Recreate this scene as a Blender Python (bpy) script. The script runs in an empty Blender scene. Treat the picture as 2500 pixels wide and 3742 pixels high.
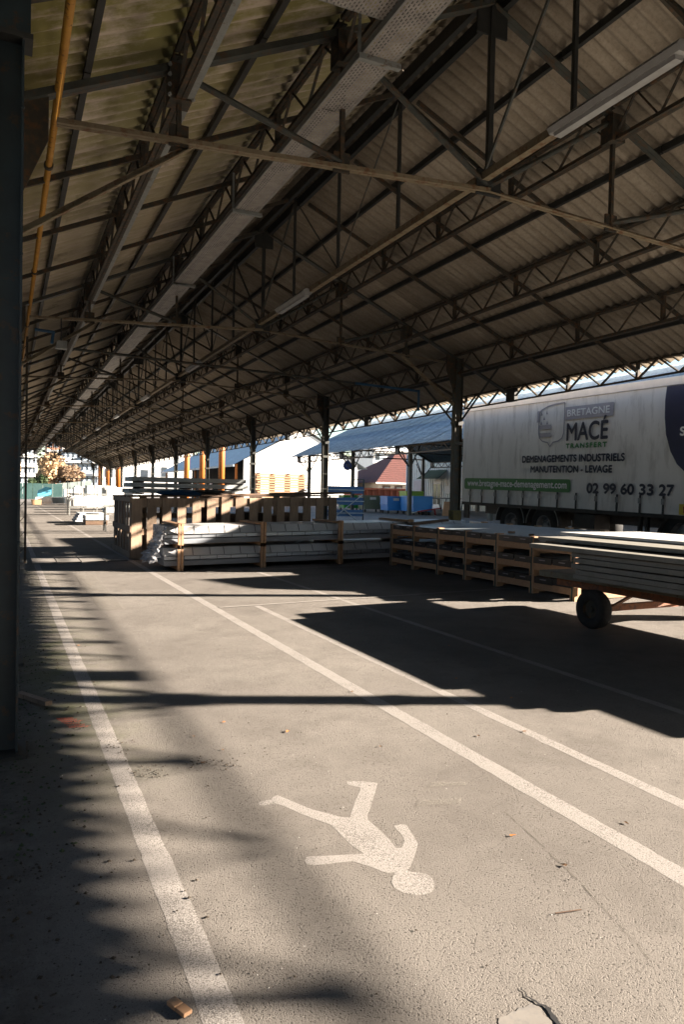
import bpy, bmesh, math, random
from mathutils import Vector, Matrix, Euler
R = math.radians
random.seed(7)
scene = bpy.context.scene
COL = scene.collection

# ------------------------------------------------------------------ camera
EYE = Vector((0, 0, 1.5))
YAW, PIT, ROL = R(24.512), R(1.301), R(1.15)
fw = Vector((math.sin(YAW)*math.cos(PIT), math.cos(YAW)*math.cos(PIT), -math.sin(PIT)))
r0 = Vector((math.cos(YAW), -math.sin(YAW), 0))
u0 = r0.cross(fw)
rt = r0*math.cos(ROL) + u0*math.sin(ROL)
up = u0*math.cos(ROL) - r0*math.sin(ROL)
cam_d = bpy.data.cameras.new('camera')
cam = bpy.data.objects.new('camera', cam_d)
COL.objects.link(cam)
cam.matrix_world = Matrix(((rt.x, up.x, -fw.x, EYE.x), (rt.y, up.y, -fw.y, EYE.y),
                           (rt.z, up.z, -fw.z, EYE.z), (0, 0, 0, 1)))
cam_d.sensor_fit = 'HORIZONTAL'
cam_d.sensor_width = 24.0
cam_d.lens = 25.92
cam_d.clip_start = 0.05
cam_d.clip_end = 3000
cam_d.dof.use_dof = True
cam_d.dof.focus_distance = 5.0
cam_d.dof.aperture_fstop = 10.0
scene.camera = cam

# ------------------------------------------------------------------ light
SUN_EL, SUN_AZ = R(18.85), R(24.8)      # the sun stands to the right of the camera
sdir = Vector((math.cos(SUN_AZ)*math.cos(SUN_EL), -math.sin(SUN_AZ)*math.cos(SUN_EL), math.sin(SUN_EL)))
world = bpy.data.worlds.new('World')
scene.world = world
world.use_nodes = True
wn = world.node_tree.nodes
wl = world.node_tree.links
wn.clear()
wo = wn.new('ShaderNodeOutputWorld')
wb = wn.new('ShaderNodeBackground')
ws = wn.new('ShaderNodeTexSky')
ws.sky_type = 'NISHITA'
ws.sun_disc = False
ws.sun_elevation = SUN_EL
ws.sun_rotation = R(90) + SUN_AZ
ws.air_density = 1.0
ws.dust_density = 0.5
wb.inputs['Strength'].default_value = 0.05
wl.new(ws.outputs[0], wb.inputs[0])
wl.new(wb.outputs[0], wo.inputs[0])
sun_d = bpy.data.lights.new('sun', 'SUN')
sun_d.energy = 5.0
sun_d.angle = R(0.53)
sun_d.color = (1.0, 0.875, 0.745)
sun = bpy.data.objects.new('sun', sun_d)
COL.objects.link(sun)
sun.rotation_euler = (-sdir).to_track_quat('-Z', 'Y').to_euler()
sun.location = (30, -15, 20)
vs = scene.view_settings
vs.view_transform = 'Standard'
vs.look = 'None'
vs.gamma = 1.0
vs.exposure = 2.6
vs.use_curve_mapping = False
scene.cycles.max_bounces = 8
scene.cycles.diffuse_bounces = 1
scene.cycles.transparent_max_bounces = 12

# ------------------------------------------------------------------ materials
def nodes_of(m):
    m.use_nodes = True
    nt = m.node_tree
    nt.nodes.clear()
    out = nt.nodes.new('ShaderNodeOutputMaterial')
    bs = nt.nodes.new('ShaderNodeBsdfPrincipled')
    nt.links.new(bs.outputs[0], out.inputs[0])
    return nt, bs, out
def tex(nt, kind, scale, detail=4, rough=0.6, coord=None, **kw):
    t = nt.nodes.new(kind)
    t.inputs['Scale'].default_value = scale
    if 'Detail' in t.inputs: t.inputs['Detail'].default_value = detail
    if 'Roughness' in t.inputs: t.inputs['Roughness'].default_value = rough
    if coord is not None: nt.links.new(coord, t.inputs['Vector'])
    return t
def ramp(nt, src, stops):
    r = nt.nodes.new('ShaderNodeValToRGB')
    e = r.color_ramp.elements
    while len(e) < len(stops): e.new(0.5)
    for i, (p, c) in enumerate(stops):
        e[i].position = p
        e[i].color = (c, c, c, 1) if not isinstance(c, tuple) else (*c, 1)
    nt.links.new(src, r.inputs[0])
    return r
def mixc(nt, fac, a, b, mode='MIX'):
    m = nt.nodes.new('ShaderNodeMix')
    m.data_type = 'RGBA'
    m.blend_type = mode
    for inp, v in ((m.inputs[0], fac), (m.inputs[6], a), (m.inputs[7], b)):
        if isinstance(v, (int, float)): inp.default_value = v
        elif isinstance(v, tuple): inp.default_value = (*v, 1)
        else: nt.links.new(v, inp)
    return m.outputs[2]
def math_n(nt, op, a, b=None):
    m = nt.nodes.new('ShaderNodeMath')
    m.operation = op
    for inp, v in ((m.inputs[0], a), (m.inputs[1], b)):
        if v is None: continue
        if isinstance(v, (int, float)): inp.default_value = v
        else: nt.links.new(v, inp)
    return m.outputs[0]
def bump(nt, bs, h, strength, dist):
    b = nt.nodes.new('ShaderNodeBump')
    b.inputs['Strength'].default_value = strength
    b.inputs['Distance'].default_value = dist
    nt.links.new(h, b.inputs['Height'])
    nt.links.new(b.outputs[0], bs.inputs['Normal'])
    return b
def pos(nt):
    return nt.nodes.new('ShaderNodeNewGeometry').outputs['Position']
def objc(nt):
    return nt.nodes.new('ShaderNodeTexCoord').outputs['Object']
MATS = {}
PITCH = 7.965/40          # corrugation pitch of the roof sheets
def worn(name, c1, c2, scale=6, rough=0.7, metal=0.0, c3=None, s3=25, t3=(0.55, 0.7), bump_s=0.0, bump_d=0.003, stretch=None, objvar=0.0):
    """two-tone worn surface with an optional third (rust, dirt) showing in patches"""
    m = bpy.data.materials.new(name)
    nt, bs, out = nodes_of(m)
    p = pos(nt)
    if stretch:
        mp = nt.nodes.new('ShaderNodeMapping')
        mp.inputs['Scale'].default_value = stretch
        nt.links.new(p, mp.inputs[0]); p = mp.outputs[0]
    n = tex(nt, 'ShaderNodeTexNoise', scale, 6, 0.65, p)
    col = mixc(nt, ramp(nt, n.outputs[0], [(0.35, 0.0), (0.68, 1.0)]).outputs[0], c1, c2)
    if c3:
        n3 = tex(nt, 'ShaderNodeTexNoise', s3, 5, 0.7, p)
        col = mixc(nt, ramp(nt, n3.outputs[0], [(t3[0], 0.0), (t3[1], 1.0)]).outputs[0], col, c3)
    if objvar:
        oi = nt.nodes.new('ShaderNodeObjectInfo')
        v = math_n(nt, 'MULTIPLY_ADD', oi.outputs['Random'], 2*objvar)
        nt.nodes[-1].inputs[2].default_value = 1 - objvar
        cv = nt.nodes.new('ShaderNodeCombineXYZ')
        for i in range(3): nt.links.new(v, cv.inputs[i])
        col = mixc(nt, 1.0, col, cv.outputs[0], 'MULTIPLY')
    nt.links.new(col, bs.inputs['Base Color'])
    bs.inputs['Roughness'].default_value = rough
    bs.inputs['Metallic'].default_value = metal
    if bump_s: bump(nt, bs, n.outputs[0], bump_s, bump_d)
    MATS[name] = m
    return m
worn('steel_paint', (0.045, 0.05, 0.043), (0.075, 0.08, 0.068), 5, 0.6, c3=(0.10, 0.055, 0.025), s3=9, t3=(0.5, 0.66))
worn('steel_rust', (0.038, 0.036, 0.028), (0.07, 0.056, 0.036), 7, 0.75, c3=(0.12, 0.06, 0.025), s3=14, t3=(0.5, 0.65))
worn('steel_dark', (0.02, 0.022, 0.021), (0.04, 0.04, 0.036), 5, 0.6)
worn('tie_paint', (0.27, 0.22, 0.14), (0.19, 0.15, 0.09), 6, 0.7, c3=(0.16, 0.08, 0.035), s3=10, t3=(0.5, 0.64))
worn('post_blue', (0.012, 0.022, 0.027), (0.022, 0.04, 0.048), 4, 0.5, c3=(0.06, 0.035, 0.02), s3=11, t3=(0.56, 0.66))
worn('pipe_orange', (0.56, 0.28, 0.04), (0.44, 0.20, 0.03), 6, 0.5, c3=(0.09, 0.05, 0.02), s3=18, t3=(0.58, 0.7))
worn('pole_orange', (0.42, 0.12, 0.008), (0.34, 0.095, 0.008), 2, 0.6)
worn('zinc', (0.25, 0.26, 0.25), (0.36, 0.37, 0.35), 8, 0.5, 0.3, c3=(0.14, 0.10, 0.07), s3=20, t3=(0.6, 0.72))
worn('conduit', (0.22, 0.235, 0.22), (0.30, 0.31, 0.29), 9, 0.6, c3=(0.13, 0.085, 0.05), s3=12, t3=(0.56, 0.68))
worn('lamp_white', (0.40, 0.40, 0.385), (0.32, 0.31, 0.29), 8, 0.35)
worn('pipe_blue', (0.03, 0.10, 0.20), (0.04, 0.13, 0.24), 5, 0.5)
worn('wood_pale', (0.40, 0.23, 0.125), (0.49, 0.295, 0.165), 4, 0.75, c3=(0.25, 0.14, 0.07), s3=7, t3=(0.6, 0.75), stretch=(1, 4, 4), objvar=0.15)
worn('wood_old', (0.28, 0.19, 0.13), (0.40, 0.29, 0.20), 4, 0.8, c3=(0.10, 0.06, 0.04), s3=8, t3=(0.55, 0.72), stretch=(5, 5, 1), objvar=0.22)
worn('wood_dark', (0.10, 0.06, 0.04), (0.16, 0.10, 0.06), 5, 0.8, objvar=0.2)
worn('board_grey', (0.20, 0.19, 0.16), (0.27, 0.255, 0.22), 5, 0.8, c3=(0.16, 0.15, 0.13), s3=30, t3=(0.55, 0.7))
worn('board_white', (0.72, 0.72, 0.70), (0.62, 0.62, 0.60), 5, 0.7)
worn('panel_grey', (0.38, 0.40, 0.39), (0.46, 0.48, 0.47), 2, 0.5, c3=(0.28, 0.29, 0.28), s3=9, t3=(0.6, 0.75), objvar=0.06)
worn('panel_top', (0.30, 0.34, 0.36), (0.38, 0.42, 0.43), 2, 0.45, c3=(0.22, 0.25, 0.25), s3=7, t3=(0.55, 0.75))
worn('wrap_black', (0.012, 0.012, 0.012), (0.03, 0.03, 0.03), 9, 0.3)
worn('profile_silver', (0.34, 0.37, 0.41), (0.46, 0.49, 0.53), 3, 0.3, 0.5, c3=(0.40, 0.41, 0.42), s3=12, t3=(0.55, 0.8), stretch=(0.3, 2, 5))
worn('profile_white', (0.50, 0.50, 0.50), (0.60, 0.60, 0.59), 3, 0.4, 0.0, c3=(0.55, 0.53, 0.5), s3=9, t3=(0.6, 0.8))
worn('rubber', (0.012, 0.012, 0.012), (0.025, 0.024, 0.022), 20, 0.85)
worn('cart_orange', (0.30, 0.10, 0.035), (0.20, 0.075, 0.03), 9, 0.7, c3=(0.10, 0.05, 0.03), s3=20, t3=(0.5, 0.65))
worn('deck_steel', (0.13, 0.12, 0.085), (0.18, 0.165, 0.12), 6, 0.7, c3=(0.10, 0.06, 0.03), s3=15, t3=(0.55, 0.7))
worn('curtain', (0.72, 0.68, 0.63), (0.80, 0.765, 0.715), 1.2, 0.5, c3=(0.42, 0.38, 0.33), s3=3.0, t3=(0.5, 0.8), stretch=(1, 1.6, 0.35))
worn('rail_alu', (0.55, 0.56, 0.58), (0.65, 0.65, 0.66), 3, 0.4, 0.3)
worn('chassis', (0.012, 0.012, 0.013), (0.03, 0.028, 0.025), 5, 0.6)
worn('rim', (0.3, 0.3, 0.3), (0.18, 0.17, 0.16), 15, 0.5, 0.5)
worn('navy', (0.010, 0.012, 0.045), (0.016, 0.018, 0.06), 2, 0.5)
worn('ink', (0.012, 0.014, 0.03), (0.022, 0.024, 0.045), 3, 0.5)
worn('print_green', (0.045, 0.19, 0.045), (0.06, 0.23, 0.06), 3, 0.5)
worn('print_white', (0.80, 0.79, 0.76), (0.82, 0.81, 0.78), 3, 0.5)
worn('faded_mauve', (0.34, 0.31, 0.33), (0.42, 0.39, 0.40), 2, 0.55)
worn('faded_line', (0.27, 0.25, 0.27), (0.33, 0.31, 0.32), 2, 0.55)
worn('strap_black', (0.015, 0.015, 0.015), (0.03, 0.03, 0.03), 10, 0.6)
worn('sticker_yellow', (0.6, 0.45, 0.04), (0.6, 0.45, 0.04), 3, 0.5)
worn('red_paint', (0.32, 0.03, 0.03), (0.25, 0.025, 0.02), 6, 0.5)
worn('rack_blue', (0.012, 0.055, 0.13), (0.018, 0.075, 0.16), 4, 0.5)
worn('bin_blue', (0.03, 0.20, 0.52), (0.04, 0.25, 0.58), 2, 0.4)
worn('bin_olive', (0.12, 0.14, 0.085), (0.15, 0.165, 0.10), 2, 0.45)
worn('bin_green', (0.02, 0.25, 0.03), (0.03, 0.30, 0.04), 2, 0.4)
worn('bin_lime', (0.25, 0.5, 0.08), (0.3, 0.55, 0.1), 2, 0.4)
worn('skip_red', (0.52, 0.13, 0.05), (0.42, 0.10, 0.045), 3, 0.6)
worn('render_white', (0.74, 0.72, 0.68), (0.80, 0.78, 0.74), 0.7, 0.85)
worn('render_cream', (0.52, 0.45, 0.36), (0.60, 0.52, 0.42), 1.2, 0.85)
worn('render_grey', (0.42, 0.43, 0.44), (0.5, 0.5, 0.5), 0.5, 0.85)
worn('brick_pink', (0.48, 0.24, 0.15), (0.55, 0.29, 0.19), 0.6, 0.85)
worn('roof_tile', (0.085, 0.028, 0.022), (0.12, 0.038, 0.03), 2.5, 0.8)
worn('roof_slate', (0.20, 0.25, 0.29), (0.30, 0.36, 0.40), 1.2, 0.45, c3=(0.09, 0.11, 0.13), s3=5, t3=(0.5, 0.7), bump_s=0.4, bump_d=0.05)
worn('cladding', (0.66, 0.68, 0.63), (0.74, 0.76, 0.70), 1.5, 0.5, c3=(0.36, 0.36, 0.28), s3=1.1, t3=(0.6, 0.8))
worn('awning_green', (0.11, 0.14, 0.08), (0.15, 0.18, 0.11), 3, 0.6)
worn('window_dark', (0.03, 0.04, 0.05), (0.06, 0.07, 0.085), 1, 0.12)
worn('facade_blue', (0.30, 0.36, 0.42), (0.36, 0.42, 0.48), 0.5, 0.6)
worn('black_open', (0.015, 0.015, 0.016), (0.02, 0.02, 0.02), 1, 0.9)
worn('fence_green', (0.02, 0.06, 0.055), (0.035, 0.085, 0.075), 1.5, 0.7)
worn('fence_pale', (0.36, 0.42, 0.36), (0.45, 0.5, 0.44), 1.5, 0.7)
worn('tarp_blue', (0.10, 0.42, 0.62), (0.16, 0.52, 0.7), 2, 0.4)
worn('concrete', (0.20, 0.18, 0.16), (0.27, 0.25, 0.22), 3, 0.85, c3=(0.18, 0.17, 0.16), s3=30, t3=(0.5, 0.7), bump_s=0.3)
worn('bark', (0.08, 0.06, 0.045), (0.12, 0.09, 0.065), 6, 0.9)
worn('yellow_paint', (0.16, 0.13, 0.03), (0.10, 0.085, 0.03), 6, 0.7, c3=(0.05, 0.04, 0.03), s3=12, t3=(0.5, 0.7))
worn('sign_blue', (0.03, 0.06, 0.22), (0.05, 0.09, 0.28), 3, 0.4)
worn('spray_orange', (0.75, 0.13, 0.06), (0.65, 0.11, 0.06), 30, 0.8)
worn('paper', (0.65, 0.64, 0.6), (0.5, 0.48, 0.44), 9, 0.8)
def leafmat(name, a, b, t=0.25):
    m = worn(name, a, b, 2.0, 0.7)
    nt = m.node_tree
    bs = [n for n in nt.nodes if n.type == 'BSDF_PRINCIPLED'][0]
    bs.inputs['Transmission Weight'].default_value = 0.0
    tr = nt.nodes.new('ShaderNodeBsdfTranslucent')
    mx = nt.nodes.new('ShaderNodeMixShader')
    mx.inputs[0].default_value = t
    out = [n for n in nt.nodes if n.type == 'OUTPUT_MATERIAL'][0]
    tr.inputs[0].default_value = (*b, 1)
    nt.links.new(bs.outputs[0], mx.inputs[1]); nt.links.new(tr.outputs[0], mx.inputs[2])
    nt.links.new(mx.outputs[0], out.inputs[0])
    return m
leafmat('leaf_autumn', (0.46, 0.31, 0.17), (0.58, 0.42, 0.26))
leafmat('leaf_brown', (0.26, 0.17, 0.10), (0.36, 0.25, 0.16))
leafmat('leaf_green', (0.03, 0.055, 0.02), (0.06, 0.09, 0.03))
leafmat('leaf_yellow', (0.30, 0.27, 0.06), (0.22, 0.22, 0.06))
worn('leaf_fallen', (0.20, 0.10, 0.04), (0.10, 0.055, 0.025), 40, 0.8, objvar=0.3)
worn('leaf_orange', (0.5, 0.2, 0.04), (0.4, 0.14, 0.03), 40, 0.7)
worn('litter_dark', (0.035, 0.028, 0.02), (0.075, 0.055, 0.035), 40, 0.9)

def mk_asphalt():
    m = bpy.data.materials.new('asphalt')
    nt, bs, out = nodes_of(m)
    p = pos(nt)
    big = tex(nt, 'ShaderNodeTexNoise', 0.55, 5, 0.6, p)
    mid = tex(nt, 'ShaderNodeTexNoise', 5.0, 6, 0.7, p)
    fine = tex(nt, 'ShaderNodeTexNoise', 210.0, 3, 0.7, p)
    pit = tex(nt, 'ShaderNodeTexNoise', 120.0, 2, 0.55, p)
    stain = tex(nt, 'ShaderNodeTexNoise', 1.7, 7, 0.75, p)
    c = mixc(nt, ramp(nt, big.outputs[0], [(0.3, 0.0), (0.7, 1.0)]).outputs[0], (0.175, 0.157, 0.138), (0.265, 0.242, 0.214))
    c = mixc(nt, ramp(nt, mid.outputs[0], [(0.35, 0.0), (0.75, 0.55)]).outputs[0], c, (0.185, 0.167, 0.148))
    c = mixc(nt, ramp(nt, fine.outputs[0], [(0.30, 0.75), (0.44, 0.0)]).outputs[0], c, (0.045, 0.04, 0.036))
    c = mixc(nt, ramp(nt, fine.outputs[0], [(0.60, 0.0), (0.74, 0.6)]).outputs[0], c, (0.34, 0.315, 0.285))
    c = mixc(nt, ramp(nt, pit.outputs[0], [(0.29, 0.9), (0.37, 0.0)]).outputs[0], c, (0.05, 0.043, 0.036))
    c = mixc(nt, ramp(nt, stain.outputs[0], [(0.48, 0.0), (0.68, 0.62)]).outputs[0], c, (0.13, 0.115, 0.10))
    # green algae film along the damp strip at the left columns
    sx = nt.nodes.new('ShaderNodeSeparateXYZ'); nt.links.new(p, sx.inputs[0])
    band = math_n(nt, 'MULTIPLY', ramp(nt, math_n(nt, 'MULTIPLY', sx.outputs[0], 0.5), [(0.02, 0.5), (0.2, 1.0), (0.5, 0.0)]).outputs[0],
                  ramp(nt, math_n(nt, 'MULTIPLY', sx.outputs[1], 0.05), [(0.15, 0.0), (0.26, 1.0), (0.38, 1.0), (0.5, 0.3), (0.95, 0.6)]).outputs[0])
    alg = math_n(nt, 'MULTIPLY', band, ramp(nt, tex(nt, 'ShaderNodeTexNoise', 2.2, 5, 0.7, p).outputs[0], [(0.38, 0.0), (0.62, 0.8)]).outputs[0])
    c = mixc(nt, alg, c, (0.125, 0.135, 0.06))
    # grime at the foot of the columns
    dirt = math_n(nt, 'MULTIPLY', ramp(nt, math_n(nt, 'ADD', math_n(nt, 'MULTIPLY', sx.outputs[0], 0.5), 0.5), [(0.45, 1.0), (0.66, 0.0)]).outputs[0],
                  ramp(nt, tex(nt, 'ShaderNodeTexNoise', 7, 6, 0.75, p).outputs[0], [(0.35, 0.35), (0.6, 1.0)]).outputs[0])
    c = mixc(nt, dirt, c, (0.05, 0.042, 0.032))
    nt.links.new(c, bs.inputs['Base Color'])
    bs.inputs['Roughness'].default_value = 0.85
    bs.inputs['Specular IOR Level'].default_value = 0.3
    h = math_n(nt, 'ADD', math_n(nt, 'MULTIPLY', fine.outputs[0], 1.0), math_n(nt, 'MULTIPLY', ramp(nt, pit.outputs[0], [(0.26, 0.0), (0.44, 1.0)]).outputs[0], 0.9))
    bump(nt, bs, h, 1.0, 0.0045)
    MATS['asphalt'] = m
mk_asphalt()

def mk_paint(name, lo, hi, col=(0.72, 0.70, 0.66)):
    m = bpy.data.materials.new(name)
    nt, bs, out = nodes_of(m)
    p = pos(nt)
    n = tex(nt, 'ShaderNodeTexNoise', 190, 4, 0.7, p)
    b = tex(nt, 'ShaderNodeTexNoise', 3.0, 4, 0.6, p)
    w = math_n(nt, 'ADD', n.outputs[0], math_n(nt, 'MULTIPLY', math_n(nt, 'SUBTRACT', b.outputs[0], 0.5), 0.28))
    f = ramp(nt, w, [(lo, 0.0), (hi, 1.0)])
    c = mixc(nt, ramp(nt, b.outputs[0], [(0.3, 0.0), (0.7, 1.0)]).outputs[0], col, tuple(v*0.85 for v in col))
    nt.links.new(c, bs.inputs['Base Color'])
    bs.inputs['Roughness'].default_value = 0.75
    tr = nt.nodes.new('ShaderNodeBsdfTransparent')
    mx = nt.nodes.new('ShaderNodeMixShader')
    nt.links.new(f.outputs[0], mx.inputs[0])
    nt.links.new(tr.outputs[0], mx.inputs[1]); nt.links.new(bs.outputs[0], mx.inputs[2])
    nt.links.new(mx.outputs[0], out.inputs[0])
    bump(nt, bs, tex(nt, 'ShaderNodeTexNoise', 150, 3, 0.65, p).outputs[0], 0.6, 0.004)
    MATS[name] = m
mk_paint('paint_white', 0.33, 0.50, (0.385, 0.355, 0.325))
mk_paint('paint_thin', 0.28, 0.52, (0.39, 0.36, 0.325))
mk_paint('paint_ghost', 0.40, 0.75, (0.36, 0.33, 0.28))
mk_paint('paint_spray', 0.46, 0.54, (0.85, 0.16, 0.08))

def mk_sheet():
    m = bpy.data.materials.new('cement_sheet')
    nt, bs, out = nodes_of(m)
    p = pos(nt)
    sx = nt.nodes.new('ShaderNodeSeparateXYZ'); nt.links.new(p, sx.inputs[0])
    mp = nt.nodes.new('ShaderNodeMapping'); mp.inputs['Scale'].default_value = (0.7, 5.0, 0.7); nt.links.new(p, mp.inputs[0])
    st = tex(nt, 'ShaderNodeTexNoise', 2.0, 6, 0.65, mp.outputs[0])
    fine = tex(nt, 'ShaderNodeTexNoise', 24.0, 5, 0.7, p)
    c = mixc(nt, ramp(nt, st.outputs[0], [(0.35, 0.0), (0.66, 1.0)]).outputs[0], (0.32, 0.265, 0.195), (0.45, 0.385, 0.30))
    c = mixc(nt, ramp(nt, fine.outputs[0], [(0.45, 0.0), (0.75, 0.5)]).outputs[0], c, (0.15, 0.12, 0.085))
    oi = nt.nodes.new('ShaderNodeObjectInfo')
    v = math_n(nt, 'ADD', math_n(nt, 'MULTIPLY', oi.outputs['Random'], 0.3), 0.82)
    cv = nt.nodes.new('ShaderNodeCombineXYZ')
    for i in range(3): nt.links.new(v, cv.inputs[i])
    c = mixc(nt, 1.0, c, cv.outputs[0], 'MULTIPLY')
    # moss on the damp left slope, in streaks along the sheets with corrugation shading painted in, thickest near the camera end
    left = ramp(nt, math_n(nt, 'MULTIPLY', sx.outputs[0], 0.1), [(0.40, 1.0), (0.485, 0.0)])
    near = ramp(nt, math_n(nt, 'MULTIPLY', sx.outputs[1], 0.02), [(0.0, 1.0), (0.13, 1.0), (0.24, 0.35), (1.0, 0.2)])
    c = mixc(nt, math_n(nt, 'MULTIPLY', left.outputs[0], 0.75), c, mixc(nt, ramp(nt, st.outputs[0], [(0.35, 0.0), (0.66, 1.0)]).outputs[0], (0.56, 0.46, 0.355), (0.74, 0.63, 0.50)))  # bare beige cement, painted paler for bounce off the sunlit floor
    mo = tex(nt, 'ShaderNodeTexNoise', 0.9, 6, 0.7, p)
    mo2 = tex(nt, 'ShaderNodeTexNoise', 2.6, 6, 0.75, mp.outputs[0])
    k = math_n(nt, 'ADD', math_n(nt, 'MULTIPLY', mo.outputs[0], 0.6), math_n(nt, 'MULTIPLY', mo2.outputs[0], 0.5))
    wave_shade = math_n(nt, 'SINE', math_n(nt, 'MULTIPLY', math_n(nt, 'ADD', sx.outputs[1], 7.5), 2*math.pi/PITCH))  # stripe per corrugation paints its shading band into the moss
    k = math_n(nt, 'ADD', k, math_n(nt, 'MULTIPLY', wave_shade, 0.08))
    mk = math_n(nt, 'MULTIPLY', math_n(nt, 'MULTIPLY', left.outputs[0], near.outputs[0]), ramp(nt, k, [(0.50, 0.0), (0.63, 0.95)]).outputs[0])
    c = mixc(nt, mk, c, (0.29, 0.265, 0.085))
    dk = math_n(nt, 'MULTIPLY', left.outputs[0], ramp(nt, tex(nt, 'ShaderNodeTexNoise', 1.6, 5, 0.7, p).outputs[0], [(0.58, 0.0), (0.74, 0.6)]).outputs[0])
    c = mixc(nt, dk, c, (0.06, 0.05, 0.03))
    nt.links.new(c, bs.inputs['Base Color'])
    bs.inputs['Roughness'].default_value = 0.9
    bump(nt, bs, fine.outputs[0], 0.3, 0.006)
    MATS['cement_sheet'] = m
mk_sheet()

def mk_tray():
    m = bpy.data.materials.new('tray_mesh')
    nt, bs, out = nodes_of(m)
    p = pos(nt)
    mp = nt.nodes.new('ShaderNodeMapping')
    mp.inputs['Rotation'].default_value = (0, 0, R(90))
    nt.links.new(p, mp.inputs[0])
    br = nt.nodes.new('ShaderNodeTexBrick')
    br.inputs['Scale'].default_value = 1.0
    br.inputs['Brick Width'].default_value = 0.052
    br.inputs['Row Height'].default_value = 0.03
    br.inputs['Mortar Size'].default_value = 0.0115
    br.inputs['Mortar Smooth'].default_value = 0.1
    nt.links.new(mp.outputs[0], br.inputs['Vector'])
    n = tex(nt, 'ShaderNodeTexNoise', 7, 6, 0.7, p)
    c = mixc(nt, ramp(nt, n.outputs[0], [(0.35, 0.0), (0.7, 1.0)]).outputs[0], (0.28, 0.26, 0.24), (0.46, 0.43, 0.39))
    nt.links.new(c, bs.inputs['Base Color'])
    bs.inputs['Roughness'].default_value = 0.6
    bs.inputs['Metallic'].default_value = 0.2
    tr = nt.nodes.new('ShaderNodeBsdfTransparent')
    mx = nt.nodes.new('ShaderNodeMixShader')
    nt.links.new(br.outputs['Fac'], mx.inputs[0])
    nt.links.new(tr.outputs[0], mx.inputs[1]); nt.links.new(bs.outputs[0], mx.inputs[2])
    nt.links.new(mx.outputs[0], out.inputs[0])
    MATS['tray_mesh'] = m
mk_tray()

def mk_film():
    m = bpy.data.materials.new('plastic_film')
    nt, bs, out = nodes_of(m)
    bs.inputs['Base Color'].default_value = (0.75, 0.76, 0.78, 1)
    bs.inputs['Roughness'].default_value = 0.18
    tr = nt.nodes.new('ShaderNodeBsdfTransparent')
    mx = nt.nodes.new('ShaderNodeMixShader')
    mx.inputs[0].default_value = 0.45
    nt.links.new(tr.outputs[0], mx.inputs[1]); nt.links.new(bs.outputs[0], mx.inputs[2])
    nt.links.new(mx.outputs[0], out.inputs[0])
    MATS['plastic_film'] = m
mk_film()

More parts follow.
